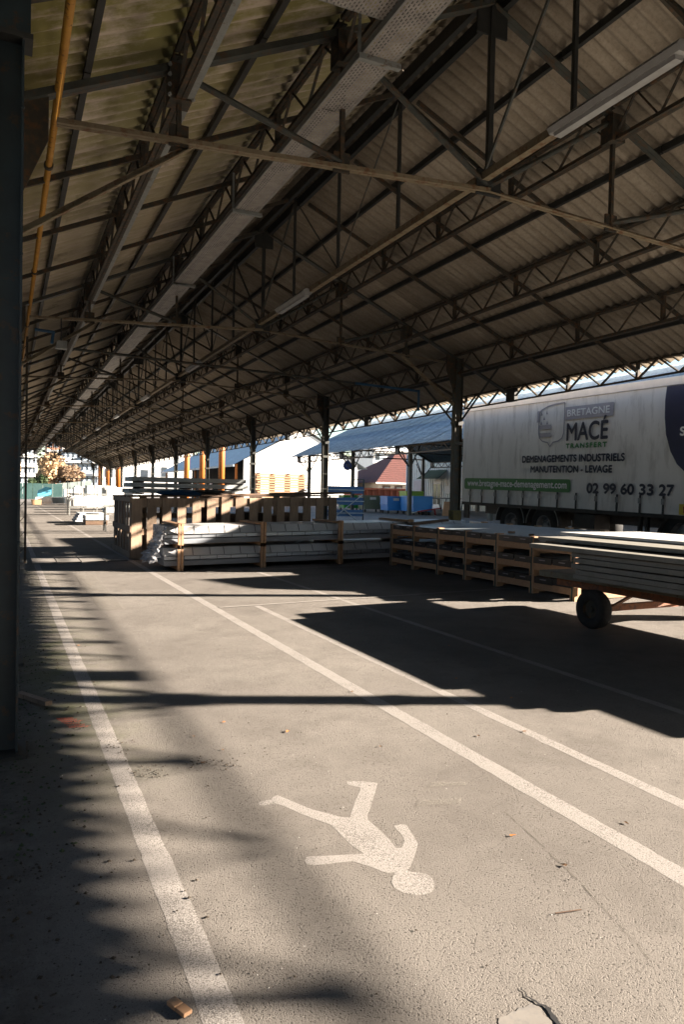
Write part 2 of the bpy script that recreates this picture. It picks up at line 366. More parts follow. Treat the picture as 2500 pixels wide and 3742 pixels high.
# ------------------------------------------------------------------ mesh helpers
def gz(x):                                   # the yard rises gently to the right
    return 0.02*min(max(x, -5.0), 25.0)
class MB:
    def __init__(s): s.v = []; s.f = []
    def add(s, vs, fs):
        o = len(s.v); s.v += [tuple(v) for v in vs]; s.f += [tuple(i+o for i in f) for f in fs]; return s
    def box(s, x0, x1, y0, y1, z0, z1):
        return s.add([(x0,y0,z0),(x1,y0,z0),(x1,y1,z0),(x0,y1,z0),(x0,y0,z1),(x1,y0,z1),(x1,y1,z1),(x0,y1,z1)],
                     [(0,3,2,1),(4,5,6,7),(0,1,5,4),(1,2,6,5),(2,3,7,6),(3,0,4,7)])
    def bar(s, p, q, w, h, up=(0,0,1)):
        p = Vector(p); q = Vector(q); d = (q-p).normalized(); u = Vector(up)
        if abs(d.dot(u)) > 0.98: u = Vector((0,1,0))
        a = d.cross(u).normalized()*(w/2); b = a.cross(d).normalized()*(h/2)
        vs = [p-a-b, p+a-b, p+a+b, p-a+b, q-a-b, q+a-b, q+a+b, q-a+b]
        return s.add(vs, [(0,1,2,3),(7,6,5,4),(0,4,5,1),(1,5,6,2),(2,6,7,3),(3,7,4,0)])
    def angle(s, p, q, w, t=0.012, up=(0,0,1)):
        """an L-section bar"""
        p = Vector(p); q = Vector(q); d = (q-p).normalized(); u = Vector(up)
        if abs(d.dot(u)) > 0.98: u = Vector((0,1,0))
        a = d.cross(u).normalized(); b = a.cross(d).normalized()
        prof = [(0,0),(w,0),(w,t),(t,t),(t,w),(0,w)]
        vs = [p + a*(x-w/2) + b*(y-w/2) for x, y in prof] + [q + a*(x-w/2) + b*(y-w/2) for x, y in prof]
        n = 6
        fs = [tuple(range(n)), tuple(range(2*n-1, n-1, -1))] + [(i, i+n, (i+1)%n+n, (i+1)%n) for i in range(n)]
        return s.add(vs, fs)
    def tube(s, p, q, r, n=8, r2=None):
        p = Vector(p); q = Vector(q); d = (q-p).normalized(); u = Vector((0,0,1))
        if abs(d.dot(u)) > 0.98: u = Vector((0,1,0))
        a = d.cross(u).normalized(); b = a.cross(d); r2 = r if r2 is None else r2
        vs = [p + (a*math.cos(2*math.pi*i/n) + b*math.sin(2*math.pi*i/n))*r for i in range(n)]
        vs += [q + (a*math.cos(2*math.pi*i/n) + b*math.sin(2*math.pi*i/n))*r2 for i in range(n)]
        fs = [(i, (i+1)%n, (i+1)%n+n, i+n) for i in range(n)] + [tuple(range(n-1,-1,-1)), tuple(range(n, 2*n))]
        return s.add(vs, fs)
    def prism(s, pts, axis, a0, a1):
        """extrude a closed 2-D outline along an axis; the 2-D coordinates are the other two axes in order"""
        def mk(u, v, w): return {'x': (w, u, v), 'y': (u, w, v), 'z': (u, v, w)}[axis]
        n = len(pts)
        vs = [mk(u, v, a0) for u, v in pts] + [mk(u, v, a1) for u, v in pts]
        fs = [tuple(range(n-1,-1,-1)), tuple(range(n, 2*n))] + [(i, (i+1)%n, (i+1)%n+n, i+n) for i in range(n)]
        return s.add(vs, fs)
    def ring(s, c, axis, prof, n=24):
        """lathe a profile of (radius, offset along axis) about an axis"""
        vs = []; fs = []; m = len(prof)
        for i in range(n):
            t = 2*math.pi*i/n
            for r, o in prof:
                a, b = r*math.cos(t), r*math.sin(t)
                vs.append({'x': (c[0]+o, c[1]+a, c[2]+b), 'y': (c[0]+a, c[1]+o, c[2]+b), 'z': (c[0]+a, c[1]+b, c[2]+o)}[axis])
        for i in range(n):
            for j in range(m-1):
                k = ((i+1)%n)*m
                fs.append((i*m+j, i*m+j+1, k+j+1, k+j))
        return s.add(vs, fs)
    def mesh(s, name, mat, smooth=False):
        me = bpy.data.meshes.new(name)
        me.from_pydata(s.v, [], s.f)
        bm = bmesh.new(); bm.from_mesh(me)
        bmesh.ops.recalc_face_normals(bm, faces=bm.faces)
        bm.to_mesh(me); bm.free()
        me.materials.append(MATS[mat])
        if smooth: me.shade_smooth()
        return me
    def build(s, name, mat, parent=None, smooth=False, local=False, bevel=0):
        return link(name, s.mesh(name, mat, smooth), parent, local=local, bevel=bevel)
def wloc(o):
    v = Vector(o.location)
    while o.parent: o = o.parent; v += Vector(o.location)
    return v
def link(name, me, parent=None, loc=None, rot=None, local=False, bevel=0):
    o = bpy.data.objects.new(name, me)
    COL.objects.link(o)
    if parent:
        o.parent = parent
        if not local: o.location = (Vector(loc) if loc else Vector((0,0,0))) - wloc(parent)
        elif loc: o.location = loc
    elif loc: o.location = loc
    if rot: o.rotation_euler = rot
    if bevel:
        b = o.modifiers.new('bevel', 'BEVEL'); b.width = bevel; b.segments = 2; b.limit_method = 'ANGLE'
    return o
def tag(o, label=None, cat=None, group=None, kind=None):
    if label: o['label'] = label
    if cat: o['category'] = cat
    if group: o['group'] = group
    if kind: o['kind'] = kind
    return o
def thing(name, loc, label, cat, group=None, rot=None):
    o = bpy.data.objects.new(name, None)
    o.empty_display_size = 0.2
    COL.objects.link(o); o.location = loc
    if rot: o.rotation_euler = rot
    return tag(o, label, cat, group)
def text_mesh(s, mat, width, height, bold=0.0, space=1.0):
    """flat lettering in the plane x=0 reading towards -y, lower left corner at the origin"""
    cu = bpy.data.curves.new('lettering', 'FONT')
    cu.body = s; cu.size = 1.0; cu.extrude = 0.0; cu.space_character = space
    ob = bpy.data.objects.new('lettering', cu)
    me0 = bpy.data.meshes.new_from_object(ob)
    bpy.data.objects.remove(ob)
    co = [v.co.copy() for v in me0.vertices]; fs_ = [tuple(p.vertices) for p in me0.polygons]
    x0, x1 = min(c.x for c in co), max(c.x for c in co); y0, y1 = min(c.y for c in co), max(c.y for c in co)
    vs_, ff = [], []
    sh = [(0, 0)] if not bold else [(0, 0), (bold, 0), (bold/2, bold/2), (bold/2, -bold/2)]
    for k, (dx, dy) in enumerate(sh):
        o = len(vs_)
        vs_ += [(-.0007*k, -(c.x-x0)/(x1-x0)*width - dx, (c.y-y0)/(y1-y0)*height + dy) for c in co]
        ff += [tuple(i+o for i in f) for f in fs_]
    me = bpy.data.meshes.new('lettering'); me.from_pydata(vs_, [], ff)
    me.materials.append(MATS[mat])
    return me

# ------------------------------------------------------------------ the ground
g = MB()
xs = [-400, -5, 0, 5, 10, 15, 20, 25, 500]; ys = [-200, -20, 0, 20, 60, 140, 700]
vs = [(x, y, gz(x)) for x in xs for y in ys]
fs = [(i*7+j, (i+1)*7+j, (i+1)*7+j+1, i*7+j+1) for i in range(8) for j in range(6)]
g.add(vs, fs)
tag(g.build('ground', 'asphalt'), kind='structure')

def strip(name, pts, mat, label, dz=0.0007, cat='road marking', group=None):
    """a flat painted area lying on the sloping ground"""
    from mathutils.geometry import tessellate_polygon
    tris = tessellate_polygon([[Vector((x, y, 0)) for x, y in pts]])
    fs_ = []
    for a, b, c in tris:
        A, B, C_ = (Vector(pts[k]) for k in (a, b, c))
        fs_.append((a, b, c) if (B-A).cross(C_-A) > 0 else (a, c, b))
    me = bpy.data.meshes.new(name); me.from_pydata([(x, y, gz(x)+dz) for x, y in pts], [], fs_)
    me.materials.append(MATS[mat])
    return tag(link(name, me), label, cat, group)
def yline(x, y0, y1, w, mat, label):
    ys_ = []; y = y0
    while y < min(y1, 14): ys_.append(y); y += random.uniform(.03, .12)
    j = lambda: random.uniform(-.0035, .0035)
    return strip('painted_line', [(x+w/2+j(), q) for q in ys_] + [(x+w/2, y1), (x-w/2, y1)] + [(x-w/2+j(), q) for q in reversed(ys_)], mat, label)
yline(0.572, -2, 60, 0.105, 'paint_white', 'worn white painted line nearest the teal steel post, left edge of the walkway')
yline(2.405, -2, 70, 0.11, 'paint_white', 'bright white painted line between the walking figure and the parking bays')
yline(2.955, -2, 9.06, 0.082, 'paint_white', 'narrower white painted line just right of the walkway edge line')
yline(4.17, -2, 13.0, 0.075, 'paint_thin', 'faint white painted line running through the dark shadow of the cart')
strip('painted_line', [(2.47,9.06),(7.2,9.06),(7.2,9.12),(2.47,9.12)], 'paint_thin', 'thin white cross line painted across the bays ahead of the cart', 0.007)
strip('painted_line', [(3.3,13.02),(6.8,13.02),(6.8,13.08),(3.3,13.08)], 'paint_thin', 'faint cross line painted just in front of the silver profiles', 0.007)
strip('paint_patch', [(1.08,9.45),(1.37,9.4),(1.42,13.4),(1.10,13.5)], 'paint_ghost', 'pale rectangular patch of old paint on the walkway', 0.004)
PICT = [(1.105,3.328),(1.122,3.298),(1.176,3.306),(1.195,3.292),(1.216,3.25),(1.256,3.148),(1.307,3.045),(1.339,2.985),(1.34,2.945),(1.338,2.873),(1.342,2.77),(1.358,2.69),(1.305,2.707),(1.243,2.727),(1.158,2.756),(1.133,2.763),(1.112,2.74),(1.111,2.707),(1.131,2.69),(1.18,2.676),(1.231,2.667),(1.287,2.654),(1.321,2.608),(1.342,2.572),(1.36,2.534),(1.377,2.514),(1.402,2.508),(1.384,2.488),(1.356,2.45),(1.346,2.406),(1.363,2.363),(1.398,2.331),(1.439,2.32),(1.47,2.332),(1.495,2.363),(1.514,2.41),(1.509,2.448),(1.485,2.468),(1.462,2.483),(1.455,2.501),(1.478,2.518),(1.512,2.557),(1.546,2.598),(1.605,2.675),(1.62,2.738),(1.634,2.796),(1.646,2.846),(1.627,2.863),(1.591,2.862),(1.584,2.827),(1.581,2.787),(1.574,2.743),(1.562,2.717),(1.525,2.673),(1.501,2.676),(1.51,2.748),(1.514,2.842),(1.513,2.909),(1.511,2.962),(1.53,3.007),(1.577,3.068),(1.647,3.173),(1.717,3.277),(1.744,3.32),(1.714,3.349),(1.644,3.391),(1.608,3.399),(1.596,3.364),(1.621,3.325),(1.64,3.308),(1.619,3.268),(1.551,3.177),(1.482,3.074),(1.447,3.017),(1.413,3.038),(1.375,3.095),(1.324,3.163),(1.282,3.258),(1.253,3.33),(1.228,3.386),(1.205,3.378),(1.181,3.353),(1.14,3.351),(1.119,3.346)]
strip('walking_figure_marking', PICT, 'paint_white', 'white painted walking figure on the asphalt walkway')
spm = thing('spray_scribble', (.38, 5.0, gz(.38)), 'orange spray paint scribble beside the left line', 'spray mark')
for i in range(6):
    yy = 5.13 - 0.045*i; xx = 0.31 + 0.012*i
    o = strip('stroke', [(xx, yy), (xx+0.10+0.02*(i%3), yy-0.03), (xx+0.11, yy-0.055), (xx+0.01, yy-0.03)], 'paint_spray', None, 0.002+0.0006*i, None)
    o.parent = spm; o.location = -Vector(spm.location)
# ghost smears of old paint beside the figure
strip('paint_smear', [(1.78,2.99),(1.99,2.93),(2.03,2.98),(1.9,3.02),(1.83,3.05)], 'paint_ghost', 'pale smear of old paint right of the walking figure', 0.004)
strip('paint_smear', [(1.95,3.16),(2.14,3.10),(2.16,3.14),(2.0,3.21)], 'paint_ghost', 'thin pale smear of old paint near the bright white line', 0.004)

# crack and broken patch at the bottom right
ck = MB()
cp0 = [(1.425,1.76),(1.418,1.72),(1.425,1.69),(1.440,1.66),(1.428,1.62),(1.423,1.55),(1.43,1.45)]; cp = []
for k in range(6):
    for m_ in range(4): cp.append((cp0[k][0]*(1-m_/4)+cp0[k+1][0]*m_/4+random.uniform(-.004,.004), cp0[k][1]*(1-m_/4)+cp0[k+1][1]*m_/4))
cp.append(cp0[-1])
for i in range(len(cp)-1):
    w0 = (0.0012 + 0.0003*i)*(1+.6*(i%3==1)); w1 = (0.0012 + 0.0003*(i+1))*(1+.6*((i+1)%3==1))
    (x0,y0),(x1,y1) = cp[i], cp[i+1]
    ck.add([(x0-w0,y0,gz(x0)+.003),(x0+w0,y0,gz(x0)+.003),(x1+w1,y1,gz(x1)+.003),(x1-w1,y1,gz(x1)+.003)], [(0,1,2,3)])
tag(ck.build('asphalt_crack', 'black_open'), 'dark crack in the asphalt at the bottom edge', 'crack')
pp = [(1.18,1.45),(1.24,1.64),(1.30,1.685),(1.37,1.69),(1.413,1.695),(1.422,1.67),(1.412,1.6),(1.415,1.45)]
pq = []
for k in range(len(pp)-1):
    for m_ in range(6):
        t_ = m_/6; pq.append((pp[k][0]*(1-t_)+pp[k+1][0]*t_+random.uniform(-.006,.006), pp[k][1]*(1-t_)+pp[k+1][1]*t_+random.uniform(-.006,.006)))
pq.append(pp[-1])
strip('asphalt_patch', pq, 'concrete', 'broken pale mortar patch beside the dark crack', 0.0015, 'patch')
jt = MB(); jp = [(2.125-.235*(k/30)**1.3+random.uniform(-.004,.004), 2.78-.036*k) for k in range(31)]
for i in range(30):
    if i % 7 == 3: continue
    (xa,ya_),(xb,yb_) = jp[i], jp[i+1]; w = .0006+.0009*random.random()
    jt.add([(xa-w,ya_,gz(xa)+.0014),(xa+w,ya_,gz(xa)+.0014),(xb+w,yb_,gz(xb)+.0014),(xb-w,yb_,gz(xb)+.0014)],[(0,1,2,3)])
tag(jt.build('asphalt_joint', 'litter_dark'), 'thin dark joint line in the asphalt right of the walking figure', 'joint')
# trench cover slabs across the walkway
tr = thing('trench_cover', (1.3, 16.5, gz(1.3)), 'row of concrete trench cover slabs crossing the walkway', 'trench cover')
for i in range(4):
    x0 = 0.5 + 0.46*i
    b = MB(); vv = [(x0,15.75),(x0+.44,15.72),(x0+.44,17.1),(x0,17.15)]
    b.add([(x,y,gz(x)+.001) for x,y in vv]+[(x,y,gz(x)+.03) for x,y in vv], [(0,1,2,3),(7,6,5,4),(0,4,5,1),(1,5,6,2),(2,6,7,3),(3,7,4,0)])
    b.build('slab', 'concrete', tr)

# ------------------------------------------------------------------ the shed
RX, RZ, SL = 4.875, 6.975, 0.455
XR, XL = 9.75, -0.02
TY = [-7.0, 1.25] + [6.93 + 7.965*n for n in range(12)]
def raf(x): return RZ - SL*abs(x-RX)
def tie(x): return 4.92 - (4.92-4.665)*abs(x-RX)/4.625
shed = thing('goods_shed', (RX, 40, 0.1), 'long open steel goods shed with a corrugated pitched roof on lattice girders', 'shed')
EY = 6.45      # eave girder offset from the ridge line

# columns
cr = MB()
cr.box(-.10,-.085,-.08,.08,0,4.6); cr.box(.085,.10,-.08,.08,0,4.6); cr.box(-.085,.085,-.012,.012,0,4.6)
cr.box(-.112,.112,-.112,.112,2.55,2.62); cr.box(-.112,.112,-.112,.112,3.05,3.10)
for zz in (0.5,1.0,1.5,2.0): cr.box(-.085,.085,-.07,.07,zz,zz+.012)
cr_me = cr.mesh('column', 'steel_paint')
bp_me = MB().box(-.17,.17,-.17,.17,-.02,.025).mesh('base_plate', 'steel_dark')
yb_me = MB().box(-.108,.108,-.108,.108,0.03,1.0).mesh('painted_band', 'yellow_paint')
clm = MB()
for sx in (-.07, .07):
    clm.angle((sx,-.05,0),(sx,-.05,4.6),.05,.008); clm.angle((sx,.05,0),(sx,.05,4.6),.05,.008)
for i in range(15):
    z0 = .15+.3*i
    clm.bar((-.07,-.07,z0),(.07,-.07,z0+.15),.008,.03,(0,1,0)); clm.bar((.07,-.07,z0+.15),(-.07,-.07,z0+.3),.008,.03,(0,1,0))
cl_me = clm.mesh('column', 'steel_rust')
for n, y in enumerate(TY):
    c = link('column', cr_me, shed, (XR, y, gz(XR)))
    link('base_plate', bp_me, c, local=True)
    if n == 3: link('painted_band', yb_me, c, local=True)
    if n != 1:                                # there the teal post carries the eave instead
        c = link('column', cl_me, shed, (XL, y, gz(XL)))
        link('base_plate', bp_me, c, local=True)

# trusses
tm = {}
for s, nm in ((-1, 'l'), (1, 'r')):
    b = MB()
    for dy in (-.032, .032): b.angle((RX+s*0.02, dy, raf(RX)), (RX+s*6.3, dy, raf(RX+6.3)), .06, .01)
    tm['rafter', s] = b.mesh('rafter', 'steel_paint')
    b = MB(); e = RX + s*4.5
    for dy in (-.026, .026): b.angle((RX, dy, tie(RX)), (e, dy, tie(e)), .042, .008)
    tm['tie', s] = b.mesh('tie', 'tie_paint')
    for k, o in enumerate((1.8, 3.45)):
        x = RX + s*o
        b = MB().bar((x,0,raf(x)),(x,0,tie(x)),.042,.05)
        b.box(x-.09,x+.09,-.012,.012,tie(x)-.05,tie(x)+.15); b.box(x-.10,x+.10,-.10,.10,raf(x)-.34,raf(x)-.02)
        tm['post', s, k] = b.mesh('post', 'steel_rust')
    x0, x1 = RX+s*3.45, RX+s*1.8
    tm['strut', s, 0] = MB().tube((x0,0,raf(x0)-.05),(x1,0,tie(x1)+.05),.032).mesh('strut', 'steel_paint')
    tm['strut', s, 1] = MB().tube((x1,0,raf(x1)-.05),(RX,0,tie(RX)+.05),.032).mesh('strut', 'steel_paint')
    cx = XL if s < 0 else XR
    b = MB().angle((cx-s*.1,0,3.68),(RX+s*3.35,0,tie(RX+s*3.35)-.03),.06,.01)
    tm['haunch', s] = b.mesh('haunch', 'tie_paint')
    b = MB().prism([(cx-s*.10,3.95),(cx-s*.33,4.5),(cx-s*.33,raf(cx-s*.33)-.03),(cx-s*.10,raf(cx-s*.1)-.03)], 'y', -.012, .012)
    tm['gusset', s] = b.mesh('gusset', 'steel_rust')
    ex = RX + s*EY
    b = MB().box(ex-.05,ex+.05,-.17,.17,raf(ex)-.16,raf(ex)+.16)
    tm['end_plate', s] = b.mesh('end_plate', 'steel_dark')
    b = MB().angle((cx,-.1,3.28),(cx,-1.62,4.40),.055,.01); b.angle((cx,.1,3.28),(cx,1.62,4.40),.055,.01)
    b.box(cx-.06,cx+.06,-.16,.16,3.2,3.32)
    tm['knee_brace', s] = b.mesh('knee_brace', 'steel_dark')
kp = MB().bar((RX,0,RZ),(RX,0,tie(RX)-.02),.06,.06); kp.box(RX-.2,RX+.2,-.012,.012,RZ-.35,RZ-.02); kp.box(RX-.16,RX+.16,-.014,.014,tie(RX)-.05,tie(RX)+.22)
kp_me = kp.mesh('king_post', 'steel_dark')
for y in TY:
    t = link('truss', tm['rafter', -1], shed, (0, y, 0))
    for k, me in tm.items():
        if k == ('rafter', -1): continue
        link(k[0], me, t, local=True)
    link('king_post', kp_me, t, local=True)

tn = [o for o in shed.children if o.name.startswith('truss')][2]
for dx_ in (-.15, .15):
    for k in range(4):
        x = RX-3.45+dx_*.72; z = raf(RX-3.45)-.32+.09*k
        MB().ring((x,TY[2]-.11,z),'y',[(.001,-.022),(.011,-.022),(.011,.0),(.02,.0),(.02,.01)],6).build('bolt', 'zinc', tn)
# longitudinal lattice girders, purlins, light rafters
WEB = {}
def web_meshes(pw, depth):
    key = (round(pw, 3), depth)
    if key not in WEB:
        q = pw/4; bw, bt = (.032, .014) if depth > .4 else (.05, .024)
        a = MB().bar((0,0,-depth/2),(0,q,depth/2),bt,bw,(1,0,0)).mesh('web_bar', 'steel_rust')
        b = MB().bar((0,0,depth/2),(0,q,-depth/2),bt,bw,(1,0,0)).mesh('web_bar', 'steel_rust')
        p = MB().box(-.03,.03,-.03,.03,-depth/2,depth/2).mesh('web_post', 'steel_rust')
        far = MB()
        for j in range(16):
            y0 = j*q
            far.bar((0,y0,-depth/2 if j%2==0 else depth/2),(0,y0+q,depth/2 if j%2==0 else -depth/2),bt,bw,(1,0,0))
        for j in (1,2,3): far.box(-.03,.03,j*pw-.03,j*pw+.03,-depth/2,depth/2)
        WEB[key] = (a, b, p, far.mesh('web', 'steel_rust'))
    return WEB[key]
CH = {}
def chord_mesh(L, depth):
    key = (round(L,3), depth)
    if key not in CH:
        b = MB()
        for dx in ((-.026, .026) if depth > .4 else (0,)):
            cw = .045 if depth > .4 else .036
            b.angle((dx,0.02,depth/2),(dx,L-0.02,depth/2),cw,.008); b.angle((dx,0.02,-depth/2),(dx,L-0.02,-depth/2),cw,.008)
        CH[key] = b.mesh('lattice_girder', 'steel_rust')
    return CH[key]
PU = {}
for n in range(len(TY)-1):
    ya, yb = TY[n], TY[n+1]; L = yb-ya; pw = L/4
    for s in (-1, 1):
        for gi, off in enumerate((1.8, 3.45, 4.9, EY)):
            x = RX + s*off
            depth = 0.45 if gi < 3 else 0.34
            zc = raf(x) + (0.14 if gi < 3 else 0.20) - depth/2
            gd = link('lattice_girder', chord_mesh(L, depth), shed, (x + (s*.0), ya, zc))
            a, b, p, far = web_meshes(pw, depth)
            single = (n in (2, 3) and s > 0) or (n == 2 and s < 0)
            if single:
                for j in range(16): link('web_bar', a if j%2==0 else b, gd, (0, j*pw/4, 0), local=True)
                for j in (1,2,3): link('web_post', p, gd, (0, j*pw, 0), local=True)
            else:
                link('web', far, gd, local=True)
        for off in (1.0, 2.63, 4.25, 5.6):
            x = RX + s*off; key = round(L,3)
            if key not in PU: PU[key] = MB().bar((0,0.01,0),(0,L-0.01,0),.055,.09).mesh('purlin', 'steel_dark')
            link('purlin', PU[key], shed, (x, ya, raf(x)+.155))
        # ridge purlins
        key = ('r', round(L,3))
        if key not in PU: PU[key] = MB().bar((0,0.01,0),(0,L-0.01,0),.07,.16).mesh('ridge_purlin', 'steel_dark')
        link('ridge_purlin', PU[key], shed, (RX+s*.13, ya, raf(RX)+.02))
        for j in (1,2,3):
            key = ('lr', s)
            if key not in PU: PU[key] = MB().bar((RX+s*.2,0,raf(RX+.2)+.0),(RX+s*(EY+.1),0,raf(RX+EY+.1)+.0),.04,.06).mesh('light_rafter', 'steel_rust')
            link('light_rafter', PU[key], shed, (0, ya+j*pw, 0))
    # centre girder under the ridge: bottom beam, posts and rods
    key = ('cb', round(L,3))
    if key not in PU:
        b = MB(); b.angle((0,0.01,0),(0,L-0.01,0),.085,.012); PU[key] = b.mesh('centre_beam', 'tie_paint')
        for j in (1,2,3): PU[key+(j,)] = MB().bar((0,j*pw,1.9),(0,j*pw,0),.042,.042).mesh('hanger', 'steel_dark')
        for j, (p, q) in enumerate((((0,0,.05),(0,pw,1.85)), ((0,2*pw,.05),(0,pw,1.85)), ((0,2*pw,.05),(0,3*pw,1.85)), ((0,L,.05),(0,3*pw,1.85)))):
            PU[key+('rod', j)] = MB().tube(p, q, .022 if j in (0,3) else .012, 6).mesh('rod', 'steel_paint')
    cb = link('centre_beam', PU[key], shed, (RX-.06, ya, 5.06))
    for j in (1,2,3): link('hanger', PU[key+(j,)], cb, local=True)
    for j in range(4): link('rod', PU[key+('rod', j)], cb, local=True)

# corrugated sheets
AN = math.atan(SL)
def corr(length, waves=5, pitch=PITCH, amp=0.033, th=0.007, seg=8):
    m = MB(); n = waves*seg+3; top = []; bot = []
    for k in (0, 1):
        for i in range(n):
            y = i*pitch/seg; z = amp*math.cos(2*math.pi*i/seg)
            top.append((k*length, y, z+th)); bot.append((k*length, y, z))
    fs = []
    for i in range(n-1):
        fs.append((i, i+1, n+i+1, n+i))
        fs.append((2*n+i, 2*n+n+i, 2*n+n+i+1, 2*n+i+1))
        fs.append((i, 2*n+i, 2*n+i+1, i+1)); fs.append((n+i, n+i+1, 3*n+i+1, 3*n+i))
    m.add(top+bot, fs)
    return m
ROWS = [(0.06, 1.86), (1.74, 3.62), (3.48, 5.10), (4.96, 6.68)]
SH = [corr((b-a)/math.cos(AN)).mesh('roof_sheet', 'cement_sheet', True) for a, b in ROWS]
far_sheets = MB()
sw = PITCH*5
ncol = int((TY[-1]+0.6-(TY[0]-0.5))/sw)
for i in range(ncol):
    y = TY[0]-0.5 + i*sw
    for s in (-1, 1):
        for r, (a, b) in enumerate(ROWS):
            x = RX + s*a; z = raf(x) + 0.185 + 0.034 + (0.012*(len(ROWS)-r)) + 0.005*(i % 2)
            jx = random.uniform(-.012,.012)
            if -1 < y < 35.5:
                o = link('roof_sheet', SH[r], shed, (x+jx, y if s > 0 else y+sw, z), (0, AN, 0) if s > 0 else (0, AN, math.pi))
            else:
                M = Matrix.Translation((x+jx, y if s > 0 else y+sw, z)) @ Euler((0, AN, 0 if s > 0 else math.pi)).to_matrix().to_4x4()
                c = corr((b-a)/math.cos(AN), seg=6)
                far_sheets.add([M @ Vector(v) for v in c.v], c.f)
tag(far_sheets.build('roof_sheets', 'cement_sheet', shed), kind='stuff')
rc = MB()
for i in range(int((TY[-1]-TY[0])/2)):
    y = TY[0] + i*2
    rc.prism([(RX-.28, raf(RX+.28)+.27),(RX,RZ+.36),(RX+.28,raf(RX+.28)+.27),(RX+.28,raf(RX+.28)+.25),(RX,RZ+.33),(RX-.28,raf(RX+.28)+.25)], 'y', y, y+1.99)
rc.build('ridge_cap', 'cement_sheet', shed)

# ------------------------------------------------------------------ things hung in the roof
tray = thing('cable_tray', (3.0, 30, 5.4), 'perforated grey cable tray running under the left roof slope', 'cable tray')
tz = 5.40
for i in range(31):
    y0 = -2 + 3*i
    b = MB(); b.add([(2.84,y0,tz),(3.16,y0,tz),(3.16,y0+2.99,tz),(2.84,y0+2.99,tz)], [(0,1,2,3)])
    t = b.build('tray_length', 'tray_mesh', tray)
    b = MB().box(2.832,2.842,y0,y0+2.99,tz,tz+.06); b.box(3.158,3.168,y0,y0+2.99,tz,tz+.06)
    b.build('side_rail', 'zinc', t)
for i in range(22):
    y0 = 5.99 + 3.98*i - 3.98
    b = MB().box(2.80,3.22,y0-.025,y0+.025,tz-.05,tz-.002); b.bar((2.81,y0,tz),(2.81,y0,raf(2.81)-.15),.03,.008); b.bar((2.81,y0,tz-.02),(3.05,y0,tz-.02),.05,.02)
    b.build('hanger_bracket', 'conduit', tray)
t2 = thing('branch_cable_tray', (2.6, 5.45, 5.47), 'short perforated tray branching left from the main cable tray', 'cable tray')
b = MB(); b.add([(0.8,5.30,5.475),(2.9,5.30,5.475),(2.9,5.60,5.475),(0.8,5.60,5.475)], [(0,1,2,3)]); b.build('tray_length', 'tray_mesh', t2)
b = MB().box(0.8,2.83,5.292,5.302,5.475,5.53); b.box(0.8,2.83,5.598,5.608,5.475,5.53); b.build('side_rail', 'zinc', t2)

pipe = thing('gas_pipe', (0.385, 20, 4.92), 'orange painted pipe running under the left eave beside the teal post', 'pipe')
b = MB().tube((.385,-3,4.92),(.385,60,4.92),.034,10); b.build('pipe_run', 'pipe_orange', pipe, smooth=True)
for i in range(10):
    y = 8.5 + 4.2*i
    MB().ring((.385,y,4.92),'y',[(.034,-.03),(.048,-.03),(.048,.03),(.034,.03)],12).build('coupling', 'steel_rust', pipe)
con = thing('conduit', (1.45, 20, 5.1), 'pale grey steel conduit fixed along the left lattice girder', 'conduit')
b = MB(); b.angle((1.50,-3,5.12),(1.50,6.85,5.12),.07,.01); b.build('conduit_run', 'conduit', con)
b = MB(); b.angle((1.50,7.0,5.10),(1.50,60,5.10),.055,.01); b.build('conduit_run', 'conduit', con)
b = MB().tube((1.40,-3,5.10),(1.40,60,5.10),.018,6); b.build('cable', 'tie_paint', con)
for k in range(7):
    y0 = 4.2 + 7.82*k
    words = ['nearest to the camera, below the dark hanger', 'second from the camera, above the trailer end', 'third from the camera', 'fourth from the camera', 'fifth from the camera', 'sixth from the camera', 'farthest from the camera']
    l = thing('strip_light', (4.72, y0+.75, 5.0), 'unlit white strip light under the centre beam, '+words[k], 'strip light', 'strip lights under the centre beam')
    b = MB().prism([(4.66,5.02),(4.70,5.07),(4.80,5.07),(4.84,5.02),(4.81,4.975),(4.69,4.975)], 'y', y0, y0+1.5); b.build('housing', 'lamp_white', l)
    b = MB().prism([(4.70,4.973),(4.80,4.973),(4.79,4.94),(4.71,4.94)], 'y', y0+.05, y0+1.45); b.build('diffuser', 'lamp_white', l)
    MB().tube((4.75,y0+.2,5.07),(4.80,y0+.2,5.12),.006).build('fixing', 'zinc', l)
    MB().tube((4.75,y0+1.3,5.07),(4.80,y0+1.3,5.12),.006).build('fixing', 'zinc', l)
bp = thing('compressed_air_pipe', (5, 16.5, 4.3), 'thin pipe crossing the shed with blue painted ends', 'pipe')
MB().tube((1.3,16.5,4.44),(7.8,16.5,4.26),.028).build('pipe_run', 'steel_paint', bp)
MB().tube((7.8,16.5,4.26),(9.62,16.5,4.2),.032).build('blue_end', 'pipe_blue', bp)
MB().tube((9.62,16.5,4.23),(9.62,16.5,3.7),.032).build('drop', 'pipe_blue', bp)
bq = thing('blue_pipe_bend', (.7, 16, 4.6), 'short blue pipe bend high at the left columns', 'pipe')
MB().tube((.5,16,4.67),(.87,16,4.65),.03).build('pipe_run', 'pipe_blue', bq); MB().tube((.85,16,4.67),(.82,16,4.42),.03).build('drop', 'pipe_blue', bq)
fl = thing('floodlight', (.9, 14.5, 4.1), 'small grey floodlight box hung near the left columns', 'floodlight')
MB().prism([(.80,4.06),(1.0,4.06),(1.0,4.2),(.83,4.2)], 'y', 14.4, 14.55).build('case', 'zinc', fl); MB().tube((.9,14.5,4.2),(.9,14.5,4.62),.012).build('stem', 'steel_dark', fl)

